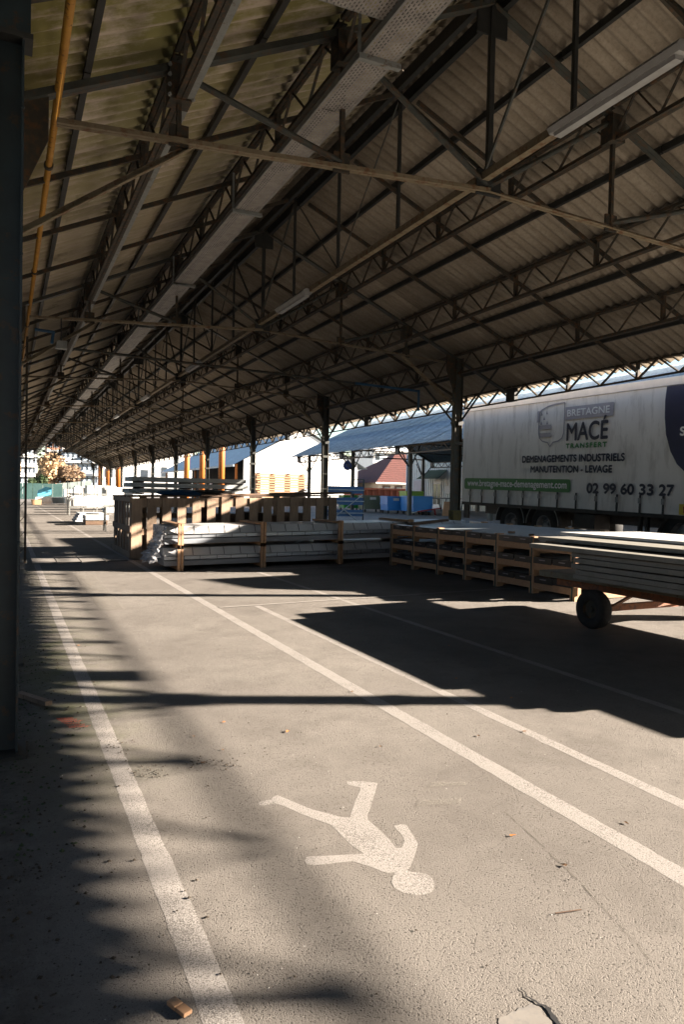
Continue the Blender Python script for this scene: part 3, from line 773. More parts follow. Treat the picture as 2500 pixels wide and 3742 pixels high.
mast = thing('laced_mast', (.31, 16.2, 0), 'slim laced steel mast standing at the left edge of the walkway', 'mast')
for x in (.25, .37): MB().box(x-.022,x+.022,16.18,16.22,0,4.55).build('leg', 'steel_rust', mast)
for i in range(14): MB().bar((.25,16.17,.2+.31*i),(.37,16.17,.35+.31*i),.01,.03,(0,1,0)).build('lacing_bar', 'steel_rust', mast)
# the teal steel post beside the camera
pz = 3.97
post = thing('steel_post', (0, 4.57, 0), 'dark teal riveted steel post at the left edge of the picture', 'post')
b = MB().box(-.075,-.063,4.50,4.64,0,pz); b.box(.063,.075,4.50,4.64,0,pz); b.box(-.063,.063,4.565,4.577,0,pz)
b.build('shaft', 'post_blue', post)
MB().box(-.11,.105,4.49,4.65,pz+.03,6.0).build('upper_plate', 'post_blue', post)
MB().box(-.12,.118,4.48,4.66,pz,pz+.029).build('cap_plate', 'steel_dark', post)
MB().box(-.16,.12,4.42,4.72,0,.02).build('base_plate', 'steel_dark', post)
for zz in (0.4,1.2,2.0,2.8,3.6):
    for xx in (-.069,.069): MB().ring((xx,4.498,zz),'y',[(0.001,-.008),(.009,-.006),(.011,.002)],8).build('rivet', 'post_blue', post)

# unseen walls added to block sky light and keep the left side dark
lw = thing('left_sky_blocker', (-3.2, 20, 0), 'unseen wall added beyond the left columns to block sky light', 'wall')
MB().box(-3.4,-3.2,-16,58,-.1,3.6).build('wall_face', 'render_grey', lw); MB().box(-3.45,-3.15,-16,58,3.6,3.7).build('coping', 'concrete', lw)
rw = thing('end_sky_blocker', (5, -9, 0), 'unseen end wall added behind the walkway start to cut fill light', 'wall')
MB().prism([(-1.5,-.1),(9.4,.1),(9.4,5.0),(RX,7.0),(-1.5,4.2)], 'y', -7.9, -7.6).build('wall_face', 'render_grey', rw)

# ------------------------------------------------------------------ long bundles of silver profiles
def profile_bundle(zb, label, top):
    x0, x1 = 2.64, 9.1
    t = thing('profile_bundle', (5, 14, gz(5)), label, 'profile bundle', 'bundles of silver profiles')
    zg = lambda x: gz(x)
    def sk(name, prof, mat):
        v0 = [(x0, y, z+zb+zg(x0)) for y, z in prof]; v1 = [(x1, y, z+zb+zg(x1)) for y, z in prof]
        n = len(prof); b = MB().add(v0+v1, [tuple(range(n-1,-1,-1)), tuple(range(n,2*n))]+[(i,(i+1)%n,(i+1)%n+n,i+n) for i in range(n)])
        return b.build(name, mat, t)
    # nested trays: a sloping lip above a stepped web
    sk('upper_tray', [(13.66,.205),(13.52,.20),(13.66,.335),(14.72,.335),(14.74,.205)], 'profile_white')
    sk('middle_tray', [(13.60,.115),(13.56,.125),(13.56,.185),(13.62,.196),(14.72,.196),(14.72,.115)], 'profile_silver')
    sk('lower_tray', [(13.55,.02),(13.50,.02),(13.57,.105),(14.74,.105),(14.74,.02)], 'profile_silver')
    for i in range(21):
        x = x0+.22+.30*i + random.uniform(-.02,.02)
        z = zb+zg(x)
        MB().add([(x,13.512,z+.207),(x+.012,13.512,z+.207),(x+.03,13.652,z+.337),(x+.018,13.652,z+.337)],[(0,1,2,3)]).build('tape_mark', 'wrap_black', t)
        x += .14
        MB().add([(x,13.553,z+.12),(x+.01,13.553,z+.12),(x+.01,13.553,z+.19),(x,13.553,z+.19)],[(0,1,2,3)]).build('tape_mark', 'wrap_black', t)
    for x in (2.92, 4.5, 6.12, 7.74):
        z = zb+zg(x)
        f = MB().box(x-.055,x-.012,13.43,13.48,z-.075,z+.40).build('timber_upright', 'wood_pale', t)
        MB().box(x+.005,x+.045,13.435,13.478,z-.075,z+.395).build('timber_upright', 'wood_pale', t)
        MB().box(x-.06,x+.06,13.5,14.75,z-.055,z+.015).build('cross_bearer', 'wood_pale', t)
        if top: MB().box(x-.10,x+.06,13.46,14.75,z+.345,z+.385).build('top_batten', 'wood_pale', t)
    return t
profile_bundle(.075, 'lower bundle of long silver steel profiles in timber frames', False)
profile_bundle(.475, 'upper bundle of long silver steel profiles, taped, lying on another bundle', True)
# crumpled clear wrap at the left end of the profiles
fm = bmesh.new()
N, Mx = 16, 18
vv = [[fm.verts.new((2.66 - .24*(j/Mx)**1.2*(0.5+.9*random.random()) + random.uniform(-.02,.02), 13.5 + 1.1*i/N + random.uniform(-.05,.05), gz(2.6) + .80 - .66*(j/Mx) + random.uniform(-.03,.03))) for j in range(Mx+1)] for i in range(N+1)]
for i in range(N):
    for j in range(Mx): fm.faces.new((vv[i][j], vv[i+1][j], vv[i+1][j+1], vv[i][j+1]))
me = bpy.data.meshes.new('plastic_wrap'); fm.to_mesh(me); fm.free(); me.materials.append(MATS['plastic_film'])
tag(link('plastic_wrap', me), 'crumpled clear plastic wrap hanging off the left end of the silver profiles', 'plastic wrap')

# ------------------------------------------------------------------ big slatted timber crate
cy, cb, cx0, cx1 = 16.0, 18.75, 2.42, 7.15
crate = thing('slatted_crate', (4.8, 18.5, gz(4.8)), 'long slatted timber crate behind the silver profiles', 'crate')
z0 = gz(cx0)
def ztop(x): return gz(x) + 1.32
ns = 15; pit = (cx1-cx0-.2)/(ns-1)
for i in range(ns):
    x = cx0 + .0 + i*pit
    w = .2 if i else .24
    zt = ztop(x)
    MB().box(x,x+w*random.uniform(.9,1.05),cy,cy+.025,gz(x)+.02,zt-.02+random.uniform(-.015,.015)).build('slat', 'wood_old', crate)
for (za, zb2) in ((1.10,1.30),(.52,.64),(.05,.2)):
    b = MB(); b.add([(cx0,cy+.028,z0+za),(cx1,cy+.028,gz(cx1)+za),(cx1,cy+.055,gz(cx1)+za),(cx0,cy+.055,z0+za),(cx0,cy+.028,z0+zb2),(cx1,cy+.028,gz(cx1)+zb2),(cx1,cy+.055,gz(cx1)+zb2),(cx0,cy+.055,z0+zb2)],[(0,3,2,1),(4,5,6,7),(0,1,5,4),(1,2,6,5),(2,3,7,6),(3,0,4,7)])
    b.build('rail', 'wood_old', crate)
for j in range(6):                                    # left end, two tiers of slats
    y = cy + .06 + j*.455
    MB().box(cx0-.004,cx0+.02,y,y+.2,z0+.62,z0+1.30).build('slat', 'wood_old', crate)
    MB().box(cx0-.004,cx0+.02,y+.1,y+.3,z0+.02,z0+.60).build('slat', 'wood_old', crate)
for za in (.58, 1.22, .03): MB().box(cx0-.03,cx0-.006,cy-.02,cb,z0+za,z0+za+.13).build('rail', 'wood_old', crate)
for (x, y) in ((cx0+.05,cb-.05),(cx1-.1,cb-.05),(cx1-.1,cy+.1),(cx0+2.3,cb-.05)):
    MB().box(x-.05,x+.05,y-.05,y+.05,gz(x)+.0,gz(x)+1.3).build('corner_post', 'wood_dark', crate)
for j in range(5):                                    # lid boards
    y = cy + .0 + j*.6
    b = MB(); x0_, x1_ = cx0-.05, cx1+.1
    b.add([(x0_,y,gz(x0_)+1.322),(x1_,y,gz(x1_)+1.322),(x1_,y+.3,gz(x1_)+1.322),(x0_,y+.3,gz(x0_)+1.322),(x0_,y,gz(x0_)+1.35),(x1_,y,gz(x1_)+1.35),(x1_,y+.3,gz(x1_)+1.35),(x0_,y+.3,gz(x0_)+1.35)],[(0,3,2,1),(4,5,6,7),(0,1,5,4),(1,2,6,5),(2,3,7,6),(3,0,4,7)])
    b.build('lid_board', 'wood_dark', crate)
for j in range(10):                                   # far side slats, seen through the gaps
    x = cx0 + .1 + j*.5
    MB().box(x,x+.18,cb-.02,cb,gz(x)+.02,gz(x)+1.3).build('slat', 'wood_old', crate)
for za in (.35,.75,1.1): MB().box(cx0+.05,cx1-.05,cb-.05,cb-.022,gz(4.8)+za,gz(4.8)+za+.12).build('rail', 'wood_old', crate)
for j in range(5):                                    # stock inside the crate
    x = cx0+.5+j*.85
    MB().box(x,x+.3,16.9+.2*(j%2),18.5,gz(x)+.1,gz(x)+.5+.12*(j%3)).build('packed_timber', 'wood_dark', crate)
for j in range(4): MB().box(4.9+.55*j,5.3+.55*j,17.3,18.5,gz(5)+.1,gz(5)+.86+.07*(j%2)).build('packed_timber', 'wood_dark', crate)
# loose things lying on the crate
def loose(name, p, q, w, h, mat, label, cat): 
    o = MB().bar(p, q, w, h).build(name, mat); return tag(o, label, cat)
loose('plank', (4.3,16.2,1.46),(7.3,16.6,1.53),.16,.03,'wood_dark','long brown plank lying on the slatted crate','plank')
loose('plank', (5.7,16.5,1.50),(7.6,16.2,1.56),.2,.05,'wood_dark','thick dark plank end on the right corner of the slatted crate','plank')
for i, (x, lab) in enumerate(((3.5,'dark plastic sheet bundle, left one on the slatted crate'),(4.25,'dark plastic sheet bundle, right one on the slatted crate'))):
    bm = bmesh.new(); bmesh.ops.create_icosphere(bm, subdivisions=3, radius=1)
    for v in bm.verts:
        k = 1+random.uniform(-.16,.16); v.co = Vector((x+v.co.x*.5*k, 16.35+v.co.y*.25*k, gz(x)+1.40+max(v.co.z,-.5)*.075*k))
    me = bpy.data.meshes.new('sheet_bundle'); bm.to_mesh(me); bm.free(); me.materials.append(MATS['wrap_black' if i else 'rack_blue'])
    tag(link('sheet_bundle', me), lab, 'plastic sheet', 'plastic sheet bundles')
# grey insulated panels stacked on the crate
for k in range(3):
    xa = 2.56 + .03*k; xb = 5.42 - .05*k
    zz = gz(3)+1.40 + .135*k
    o = MB().box(xa,xb,17.3,18.45,zz,zz+.10).build('insulated_panel', 'panel_grey', bevel=.006)
    tag(o, ['lowest','middle','topmost'][k]+' of three pale grey panels stacked on the slatted crate', 'panel', 'grey panels on the crate')
    for xs_ in (2.8,3.9,5.1):
        bl = MB().box(xs_,xs_+.1,17.35,18.4,zz-.033,zz-.002).build('spacer_batten', 'wood_dark', o)

# ------------------------------------------------------------------ panels on long timber pallets
PX0, PX1, PY0, PY1 = 6.95, 9.2, 7.62, 12.85
for lv in range(3):
    zb = .0 + .275*lv
    lab = ['bottom','middle','top'][lv]
    t = thing('panel_pallet', (8, 10, gz(8)), lab+' pallet of black wrapped panels in the timber stack beside the cart', 'pallet', 'stacked panel pallets')
    for x in (PX0, 8.0, PX1-.05):
        MB().box(x,x+.045,PY0,PY1,gz(x)+zb+.075,gz(x)+zb+.19).build('side_beam', 'wood_pale', t)
    for j in range(7):
        y = PY0 + .05 + j*.855
        MB().box(PX0-.006,PX0+.1,y,y+.1,gz(PX0)+zb,gz(PX0)+zb+.272).build('block', 'wood_pale', t)
        MB().box(PX0+.05,PX1-.06,y+.01,y+.09,gz(8)+zb+.005,gz(8)+zb+.072).build('cross_bearer', 'wood_pale', t)
        MB().box(PX1-.1,PX1+.0,y,y+.1,gz(PX1)+zb,gz(PX1)+zb+.272).build('block', 'wood_pale', t)
        MB().box(PX0-.011,PX0-.007,y+.04,y+.065,gz(PX0)+zb,gz(PX0)+zb+.27).build('strap', 'fence_green', t)
    for j in range(6):
        y = PY0 + .155 + j*.855 - .09
        za, zc_ = gz(PX0)+zb+.193, gz(PX1)+zb+.193
        b = MB(); y1 = y+.84
        b.add([(PX0+.02,y,za),(PX1-.02,y,zc_),(PX1-.02,y1,zc_),(PX0+.02,y1,za),(PX0+.02,y,za+.055),(PX1-.02,y,zc_+.055),(PX1-.02,y1,zc_+.055),(PX0+.02,y1,za+.055)],[(0,3,2,1),(4,5,6,7),(0,1,5,4),(1,2,6,5),(2,3,7,6),(3,0,4,7)])
        pk = b.build('panel_pack', 'panel_top' if lv == 2 else 'panel_grey', t)
        for q in range(2):
            yy = y + .02 + q*.41 + random.uniform(0,.03); dz = random.uniform(-.006,.01)
            MB().prism([(PX0-.012,za-.03+dz),(PX0+.10,za+.06),(PX0+.10,za+.066),(PX0-.012,za+.062)], 'y', yy, yy+.385).build('wrap_edge', 'wrap_black', t)
            MB().add([(PX0-.0145,yy+.13,za+.02),(PX0-.0145,yy+.26,za+.02),(PX0-.0145,yy+.26,za+.034),(PX0-.0145,yy+.13,za+.034)],[(0,1,2,3)]).build('print_mark', 'faded_line', t)
for i,(x,y,a) in enumerate(((7.35,9.6,.3),(7.2,8.9,1.1))):
    z = gz(x)+.55+.25+.055
    o = MB().prism([(-.06,-.02),(.05,-.045),(.07,.01),(-.01,.05)], 'z', 0, .03).build('wood_scrap', 'wood_dark')
    o.location = (x, y, gz(x)+.803); o.rotation_euler = (0,0,a)
    tag(o, ['brown scrap of wood lying on the grey panels','smaller brown scrap of wood near the panel stack edge'][i], 'wood scrap', 'wood scraps on panels')
tag(MB().bar((7.2,12.6,.96),(8.5,13.3,1.02),.12,.05).build('batten', 'wood_dark'), 'brown batten lying across the far end of the panels', 'batten')

# ------------------------------------------------------------------ flat cart with boards
ca = R(0)
cart = thing('flat_cart', (6.5, 6.1, gz(6.5)), 'low orange steel cart with rubber wheels loaded with boards', 'cart')
dz = .58
MB().box(5.88,7.35,2.6,7.12,dz,dz+.07).build('deck', 'deck_steel', cart, bevel=.01)
b = MB().box(5.97,6.05,3.3,6.9,dz-.085,dz-.002); b.box(7.1,7.18,3.3,6.9,dz-.085,dz-.002); b.box(6.05,7.1,6.7,6.78,dz-.08,dz-.003); b.box(6.05,7.1,4.6,4.68,dz-.08,dz-.003)
b.build('frame', 'cart_orange', cart)
MB().bar((5.95,6.1,.33),(7.3,6.1,.345),.06,.07).build('axle', 'cart_orange', cart)
for x in (6.02, 7.13):
    MB().bar((x,6.12,.34),(x,6.4,dz-.08),.06,.02).build('axle_bracket', 'cart_orange', cart)
    MB().bar((x,6.08,.34),(x,5.8,dz-.08),.06,.02).build('axle_bracket', 'cart_orange', cart)
def cart_wheel(x, y):
    zc = gz(x)+.21
    w = MB().ring((x,y,zc),'x',[(.10,-.055),(.15,-.075),(.195,-.07),(.21,-.045),(.21,.045),(.195,.07),(.15,.075),(.10,.055)],32).build('wheel', 'rubber', cart, smooth=True)
    MB().ring((x,y,zc),'x',[(.001,-.055),(.035,-.055),(.04,-.03),(.10,-.02),(.125,-.05),(.125,.05),(.10,.02),(.04,.03),(.035,.055),(.001,.055)],24).build('rim', 'steel_rust', w)
cart_wheel(5.79, 6.1); cart_wheel(7.42, 6.1); cart_wheel(5.85, 3.6); cart_wheel(7.42, 3.6)
MB().bar((6.6,3.3,.42),(6.7,2.0,.5),.06,.05).build('drawbar', 'cart_orange', cart)
BD = [  # x0, far y, near y, thickness, mat
    (5.60, 6.22, 3.0, .045,'board_grey'), (5.57, 6.16, 2.95, .05,'board_grey'), (5.55, 6.20, 3.0, .05,'board_grey'), (5.52, 6.12, 2.9, .05,'board_grey'),
    (5.53, 6.18, 3.0, .045,'board_grey'), (5.46, 6.80, 3.55, .048,'board_grey'), (5.80, 7.06, 2.85, .042,'board_grey'), (6.38, 7.35, 1.95, .032,'board_white')]
zz = dz+.072
names = ['lowest','second','third','fourth','fifth','sixth','seventh','white topmost']
for i,(x0_,yf,yn,th,mt) in enumerate(BD):
    rot = random.uniform(-.006,.006)
    o = MB().box(0,1.35,yn-5,yf-5,0,th).build('board', mt, bevel=.003)
    o.location = (x0_, 5, zz); o.rotation_euler = (0, 0, rot)
    tag(o, names[i]+' board in the stack on the cart', 'board', 'boards on the cart')
    zz += th + .006 + .006*(i % 3)

# ------------------------------------------------------------------ semi-trailer (local frame: origin on the ground at the axles)
TRX, TRY, TRZ = 12.5, 15.85, .29
tl = thing('semi_trailer', (TRX, TRY, TRZ), 'white curtain sided removal trailer with faded printing parked beyond the shed', 'trailer', rot=(.02,0,0))
yr, yf = 18.8-TRY, 8.9-TRY
W = 2.5
def L(mb, name, mat, par=tl, **kw): return mb.build(name, mat, par, local=True, **kw)
# curtain with soft vertical folds
cu = MB(); n = 120
for i in range(n+1):
    y = yr + (yf-yr)*i/n
    wv = .010*math.sin(y*7.3)+.008*math.sin(y*13.1+1)+.006*math.sin(y*3.1)
    for j,z in enumerate((1.04,1.10,1.30,1.42,2.2,3.0,3.70)):
        k = (1.6,1.5,1.2,.7,.4,.3,0)[j]
        cu.v.append((wv*k*.6 + (.02*math.sin(y*5.2) if j<3 else 0)*.5, y, z))
for i in range(n):
    for j in range(6):
        a = i*7+j; cu.f.append((a, a+7, a+8, a+1))
curt = L(cu, 'curtain', 'curtain', smooth=True)
b = MB().box(.02,W,yf,yr,3.72,3.87); b.box(.03,W-.03,yf,yf+.03,1.05,3.72); b.box(W-.03,W,yf,yr,1.05,3.72); b.box(.03,W,yr-.03,yr,1.05,3.72)
L(b, 'body', 'curtain')
L(MB().box(-.02,.02,yf,yr,3.70,3.88), 'top_rail', 'rail_alu', bevel=.01)
L(MB().box(.03,W,yf,yr,.95,1.06), 'floor', 'chassis')
b = MB().box(.75,.9,yf,yr-.2,.70,.95); b.box(W-.9,W-.75,yf,yr-.2,.70,.95)
L(b, 'chassis_rail', 'chassis')
L(MB().box(.25,.75,13.5-TRY,14.2-TRY,.55,.92), 'tool_box', 'chassis', bevel=.02)
L(MB().box(.1,.16,yr-.25,yr-.02,.55,.95), 'tail_light_board', 'chassis')
for yy in (12.2, 12.0): L(MB().bar((.35,yy-TRY,.95),(.35,yy-TRY,.25),.08,.08), 'landing_leg', 'chassis')
L(MB().box(.2,.26,16.9-TRY,18.6-TRY,.4,.46), 'underrun_bar', 'rail_alu')
for yy in (16.52, 15.18):
    y = yy-TRY
    w = L(MB().ring((.30,y,.53),'x',[(.28,-.17),(.40,-.185),(.49,-.175),(.53,-.13),(.53,.13),(.49,.175),(.28,.17)],40), 'wheel', 'rubber', smooth=True)
    MB().ring((.30,y,.53),'x',[(.001,-.10),(.09,-.10),(.10,-.04),(.20,-.02),(.26,-.16),(.285,-.17),(.285,-.12),(.24,.0)],32).build('rim', 'rim', w, local=True)
    for k in range(8):
        t = 2*math.pi*k/8
        MB().tube((.18,y+.15*math.cos(t),.53+.15*math.sin(t)),(.25,y+.15*math.cos(t),.53+.15*math.sin(t)),.016,6).build('wheel_nut', 'rim', w, local=True)
    w2 = L(MB().ring((W-.30,y,.53),'x',[(.28,-.17),(.40,-.185),(.49,-.175),(.53,-.13),(.53,.13),(.49,.175),(.28,.17)],24), 'wheel', 'rubber', smooth=True)
    fd = MB(); N = 16
    for i in range(N+1):
        t = math.pi*(.02+.96*i/N)
        for r in (.62,.64):
            for x in (.08,.5): fd.v.append((x, y+r*math.cos(t), .53+r*math.sin(t)))
    for i in range(N):
        a = i*4; c = a+4
        fd.f += [(a,c,c+1,a+1),(a+2,a+3,c+3,c+2),(a,a+2,c+2,c),(a+1,c+1,c+3,a+3)]
    L(fd, 'mudguard', 'chassis', smooth=True)
    fe = MB()
    for i in range(N):
        t0, t1 = math.pi*(.02+.96*i/N), math.pi*(.02+.96*(i+1)/N)
        fe.bar((.072,y+.63*math.cos(t0),.53+.63*math.sin(t0)),(.072,y+.63*math.cos(t1),.53+.63*math.sin(t1)),.012,.024,(1,0,0))
    L(fe, 'mudguard_edge', 'zinc')
for yy in (18.28,17.69,17.06,16.45,15.84,15.18,14.50,13.84,13.17,12.53,11.87,11.25,10.6,9.95,9.3):
    y = yy-TRY
    s_ = L(MB().box(-.045,-.03,y-.025,y+.025,1.0,1.42), 'strap', 'strap_black')
    MB().box(-.06,-.046,y-.04,y+.04,1.24,1.36).build('buckle', 'rim', s_, local=True)
# printing on the curtain
def flat(pts, mat, name, x): 
    bm = bmesh.new(); f = bm.faces.new([bm.verts.new((x, y-TRY, z)) for y, z in pts]); bmesh.ops.triangulate(bm, faces=[f])
    me = bpy.data.meshes.new(name); bm.to_mesh(me); bm.free(); me.materials.append(MATS[mat])
    return link(name, me, curt, local=True)
def rrect(ya, yb, za, zb, r):
    pts = []
    for cyy, czz, a0 in ((yb+r, za+r, 180), (ya-r, za+r, 270), (ya-r, zb-r, 0), (yb+r, zb-r, 90)):
        for k in range(6):
            t = R(a0+18*k); pts.append((cyy+r*math.cos(t), czz+r*math.sin(t)))
    return pts
PXO = -.026
flat(rrect(18.61,14.06,1.42,1.74,.07), 'print_green', 'green_banner', PXO)
flat([(14.34,3.19),(12.76,3.19),(12.76,3.50),(14.34,3.50)], 'faded_mauve', 'name_panel', PXO)
flat([(15.40,3.19),(15.28,3.19),(15.28,3.48),(15.40,3.48)], 'faded_mauve', 'name_panel', PXO)
nav = [(11.30,3.69),(11.33,3.4),(11.32,3.05),(11.27,2.7),(11.14,2.35),(10.96,2.08),(10.76,1.92),(10.4,1.76),(9.9,1.68),(8.92,1.64),(8.92,3.69)]
flat(nav, 'navy', 'navy_shape', PXO)
def word(s, ya, z, width, height, mat, bold=0.0, par=None, x=-.030, space=1.0):
    o = link('lettering', text_mesh(s, mat, width, height, bold, space), curt, (x, ya-TRY, z), local=True)
    return o
word('BRETAGNE', 14.27, 3.27, 1.39, .16, 'print_white', .008)
word('MAC\u00c9', 14.27, 2.68, 1.35, .53, 'ink', .026)
word('TRANSFERT', 14.28, 2.50, 1.35, .105, 'print_green', .02, space=1.25)
word('DEMENAGEMENTS INDUSTRIELS', 15.94, 2.17, 3.56, .165, 'ink', .022)
word('MANUTENTION - LEVAGE', 15.58, 1.91, 2.84, .16, 'ink', .022)
for k, w_ in enumerate(('02','99','60','33','27')): word(w_, 13.51-.53*k, 1.43, .37, .22, 'ink', .03)
word('www.bretagne-mace-demenagement.com', 18.45, 1.46, 4.25, .23, 'print_white', .014)
word('S', 10.92, 2.66, .12, .17, 'print_white', .02)
# faded shield: outline, three stripes, ermine spots
sh = [(15.32,3.42),(15.22,3.50),(15.0,3.57),(14.7,3.61),(14.37,3.62),(14.36,3.2),(14.37,2.88),(14.42,2.76),(14.55,2.69),(14.75,2.66),(14.86,2.56),(14.95,2.66),(15.15,2.70),(15.26,2.78),(15.31,2.9)]
ol = MB()
for i in range(len(sh)):
    (a0,b0),(a1,b1) = sh[i], sh[(i+1)%len(sh)]
    ol.bar((-.030,a0-TRY,b0),(-.030,a1-TRY,b1),.028,.006,(1,0,0))
ol.build('shield_outline', 'faded_line', curt, local=True)
for za in (3.0, 2.80): flat([(15.30,za),(14.85,za),(14.85,za+.11),(15.30,za+.11)], 'faded_mauve', 'shield_stripe', PXO)
for (ya, za) in ((15.22,3.36),(15.02,3.38),(15.12,3.24),(15.22,3.12),(15.0,3.12)):
    flat([(ya+.035,za),(ya-.035,za),(ya,za+.10)], 'faded_line', 'ermine_spot', PXO)
flat([(10.84,1.05),(10.60,1.05),(10.60,1.27),(10.84,1.27)], 'sticker_yellow', 'warning_sticker', -.046)
word('!', 10.74, 1.10, .03, .12, 'red_paint', .02, x=-.050)

# tractor unit, mostly outside the picture
tu = thing('lorry_tractor', (13.75, 8, .27), 'lorry tractor unit under the trailer front, dark rear mudguard showing', 'lorry')
def box_t(name, mat, *a, **k): return MB().box(*a).build(name, mat, tu, **k)
b = MB().prism([(5.55,.55),(8.25,.55),(8.25,3.15),(7.6,3.72),(6.4,3.55),(5.75,2.75),(5.55,1.9)], 'x', 12.6, 15.0)
b.build('cab', 'render_grey', tu, bevel=.05)
box_t('windscreen', 'window_dark', 12.8,14.8,5.58,5.64,2.0,2.8)
box_t('chassis_rail', 'chassis', 13.2,14.4,6.0,12.0,.75,1.0)
for yy in (10.95, 6.6):
    for x in (12.85, 14.75):
        w = MB().ring((x,yy,.79),'x',[(.28,-.15),(.45,-.165),(.52,-.12),(.52,.12),(.45,.165),(.28,.15)],32).build('wheel', 'rubber', tu, smooth=True)
        MB().ring((x,yy,.79),'x',[(.001,-.1),(.1,-.1),(.12,-.03),(.25,-.02),(.29,-.14),(.24,.0)],24).build('rim', 'rim', w)
        if yy > 8:
            fd = MB(); N = 14
            for i in range(N+1):
                t = math.pi*(.03+.94*i/N)
                for r in (.60,.62):
                    for xx in (x-.22,x+.25): fd.v.append((xx, yy+r*math.cos(t), .62+r*math.sin(t)))
            for i in range(N):
                a = i*4; c = a+4
                fd.f += [(a,c,c+1,a+1),(a+2,a+3,c+3,c+2),(a,a+2,c+2,c),(a+1,c+1,c+3,a+3)]
            fd.build('mudguard', 'chassis', tu, smooth=True)

# ------------------------------------------------------------------ yard things between the sheds
# blue folding rack with cross braces
rk = thing('blue_rack', (14.2, 30.5, gz(14)), 'blue panelled rack with crossed braces behind the slatted crate', 'rack')
gx = gz(14.2)
for i,(za,zb) in enumerate(((1.30,1.62),(.78,1.12),(.26,.56))):
    MB().box(12.9,15.0,30.48,30.52,gx+za,gx+zb).build('panel', 'rack_blue', rk)
    MB().box(12.9,15.0,30.455,30.478,gx+(za+zb)/2-.02,gx+(za+zb)/2+.02).build('rib', 'zinc', rk)
for x in (12.95, 14.97): MB().bar((x,30.5,gx),(x,30.5,gx+(1.95 if x > 14 else 1.7)),.05,.05).build('upright', 'steel_dark', rk)
MB().bar((13.2,30.44,gx),(14.9,30.44,gx+1.25),.06,.03).build('brace', 'zinc', rk); MB().bar((14.7,30.43,gx),(13.1,30.43,gx+1.25),.06,.03).build('brace', 'zinc', rk)
MB().bar((14.4,30.5,gx+1.95),(14.97,30.5,gx+1.95),.04,.04).build('top_bar', 'steel_dark', rk)

# wheeled waste bins
def bin_(x, y, w, d, h, mat, label, lab2=True, rot=0):
    zb = gz(x)
    t = thing('waste_bin', (x, y, zb), label, 'bin', 'waste bins under the far shed')
    t.rotation_euler = (0,0,rot)
    def P(mb, nm, mt, par=t): return mb.build(nm, mt, par, local=True)
    b = MB().prism([(-w*.47,.2),(w*.47,.2),(w*.5,h*.6),(w*.5,h),(-w*.5,h),(-w*.5,h*.6)], 'y', -d/2, d/2)
    P(b, 'body', mat)
    P(MB().box(-w*.52,w*.52,-d*.52,d*.52,h*.56,h*.60), 'rib', mat)
    P(MB().box(-w*.53,w*.53,-d*.53,d*.53,h-.03,h+.02), 'rim', mat)
    P(MB().prism([(-w*.5,h+.022),(w*.5,h+.022),(w*.46,h+.05),(-w*.46,h+.05)], 'y', -d*.5, d*.5), 'lid', mat)
    for sx in (-.4,.4):
        for sy in (-.38,.38): P(MB().ring((w*sx,d*sy,.1),'x',[(.02,-.03),(.1,-.03),(.1,.03),(.02,.03)],14), 'castor', 'rubber')
    if lab2: P(MB().box(-w*.2,w*.1,-d/2-.012,-d/2-.002,h*.78,h*.93), 'sticker', 'paper')
    return t
bin_(21.65, 46.4, 1.1, 1.2, 1.04, 'bin_green', 'bright green waste bin partly hidden by the olive bin', False, R(-8))
bin_(21.75, 43.2, 1.35, 1.3, 1.05, 'bin_olive', 'olive green waste bin between the bright green bin and the blue bins', True, R(-8))
bin_(21.8, 40.2, 1.25, 1.3, 1.02, 'bin_blue', 'blue waste bin with castors, next to the olive bin', True, R(-8))
bin_(22.1, 37.9, 1.2, 2.0, 1.05, 'bin_blue', 'larger blue waste bin behind the grey shed column', False, R(-8))
bin_(24.9, 43.4, 1.3, 1.0, 1.32, 'bin_lime', 'lime green bin lid showing above the larger blue bin', False)
# red skip
sk = thing('skip', (33, 63, .5), 'red ribbed steel skip behind the waste bins', 'skip')
MB().box(29.6,37.6,62.4,64.6,.7,2.16).build('body', 'skip_red', sk)
MB().box(29.5,37.7,62.2,62.38,2.06,2.24).build('top_rail', 'skip_red', sk)
for i in range(13): MB().box(29.6+.64*i,29.74+.64*i,62.22,62.39,.7,2.06).build('rib', 'skip_red', sk)

# trestle table, red trolley and leaning board
tb = thing('steel_trestle', (23.8, 38.5, gz(23.8)), 'grey steel trestle table beyond the leaning board', 'table')
zt = gz(23.8)
MB().box(22.6,25.4,37.9,38.9,zt+.92,zt+1.0).build('table_top', 'zinc', tb)
for x in (22.8,24.0,25.2):
    MB().bar((x,37.95,zt),(x+.3,38.1,zt+.92),.06,.06).build('leg', 'zinc', tb); MB().bar((x+.5,38.85,zt),(x+.1,38.7,zt+.92),.06,.06).build('leg', 'zinc', tb)
rt_ = thing('red_trolley', (22.3, 36.8, gz(22.3)), 'low red hand trolley lying before the trestle table', 'trolley')
zt = gz(22.3)
MB().bar((21.6,36.9,zt+.2),(23.0,36.6,zt+.42),.25,.06).build('frame', 'red_paint', rt_); MB().bar((22.7,36.7,zt),(22.6,36.7,zt+.4),.07,.07).build('leg', 'red_paint', rt_)
MB().bar((21.3,37.0,zt+.12),(21.8,36.9,zt+.25),.06,.05).build('handle', 'paper', rt_)
for y in (36.6,37.0): MB().ring((22.0,y,zt+.12),'y',[(.02,-.04),(.12,-.04),(.12,.04),(.02,.04)],14).build('wheel', 'rubber', rt_)
lb = MB().prism([(22.25,gz(22)),(23.05,gz(22)),(23.2,gz(22)+.8),(22.4,gz(22)+.82)], 'y', 35.3, 35.34).build('leaning_board', 'wood_pale'); lb.rotation_euler = (0,0,0)
tag(lb, 'square plywood board leaning before the grey trestle', 'board')
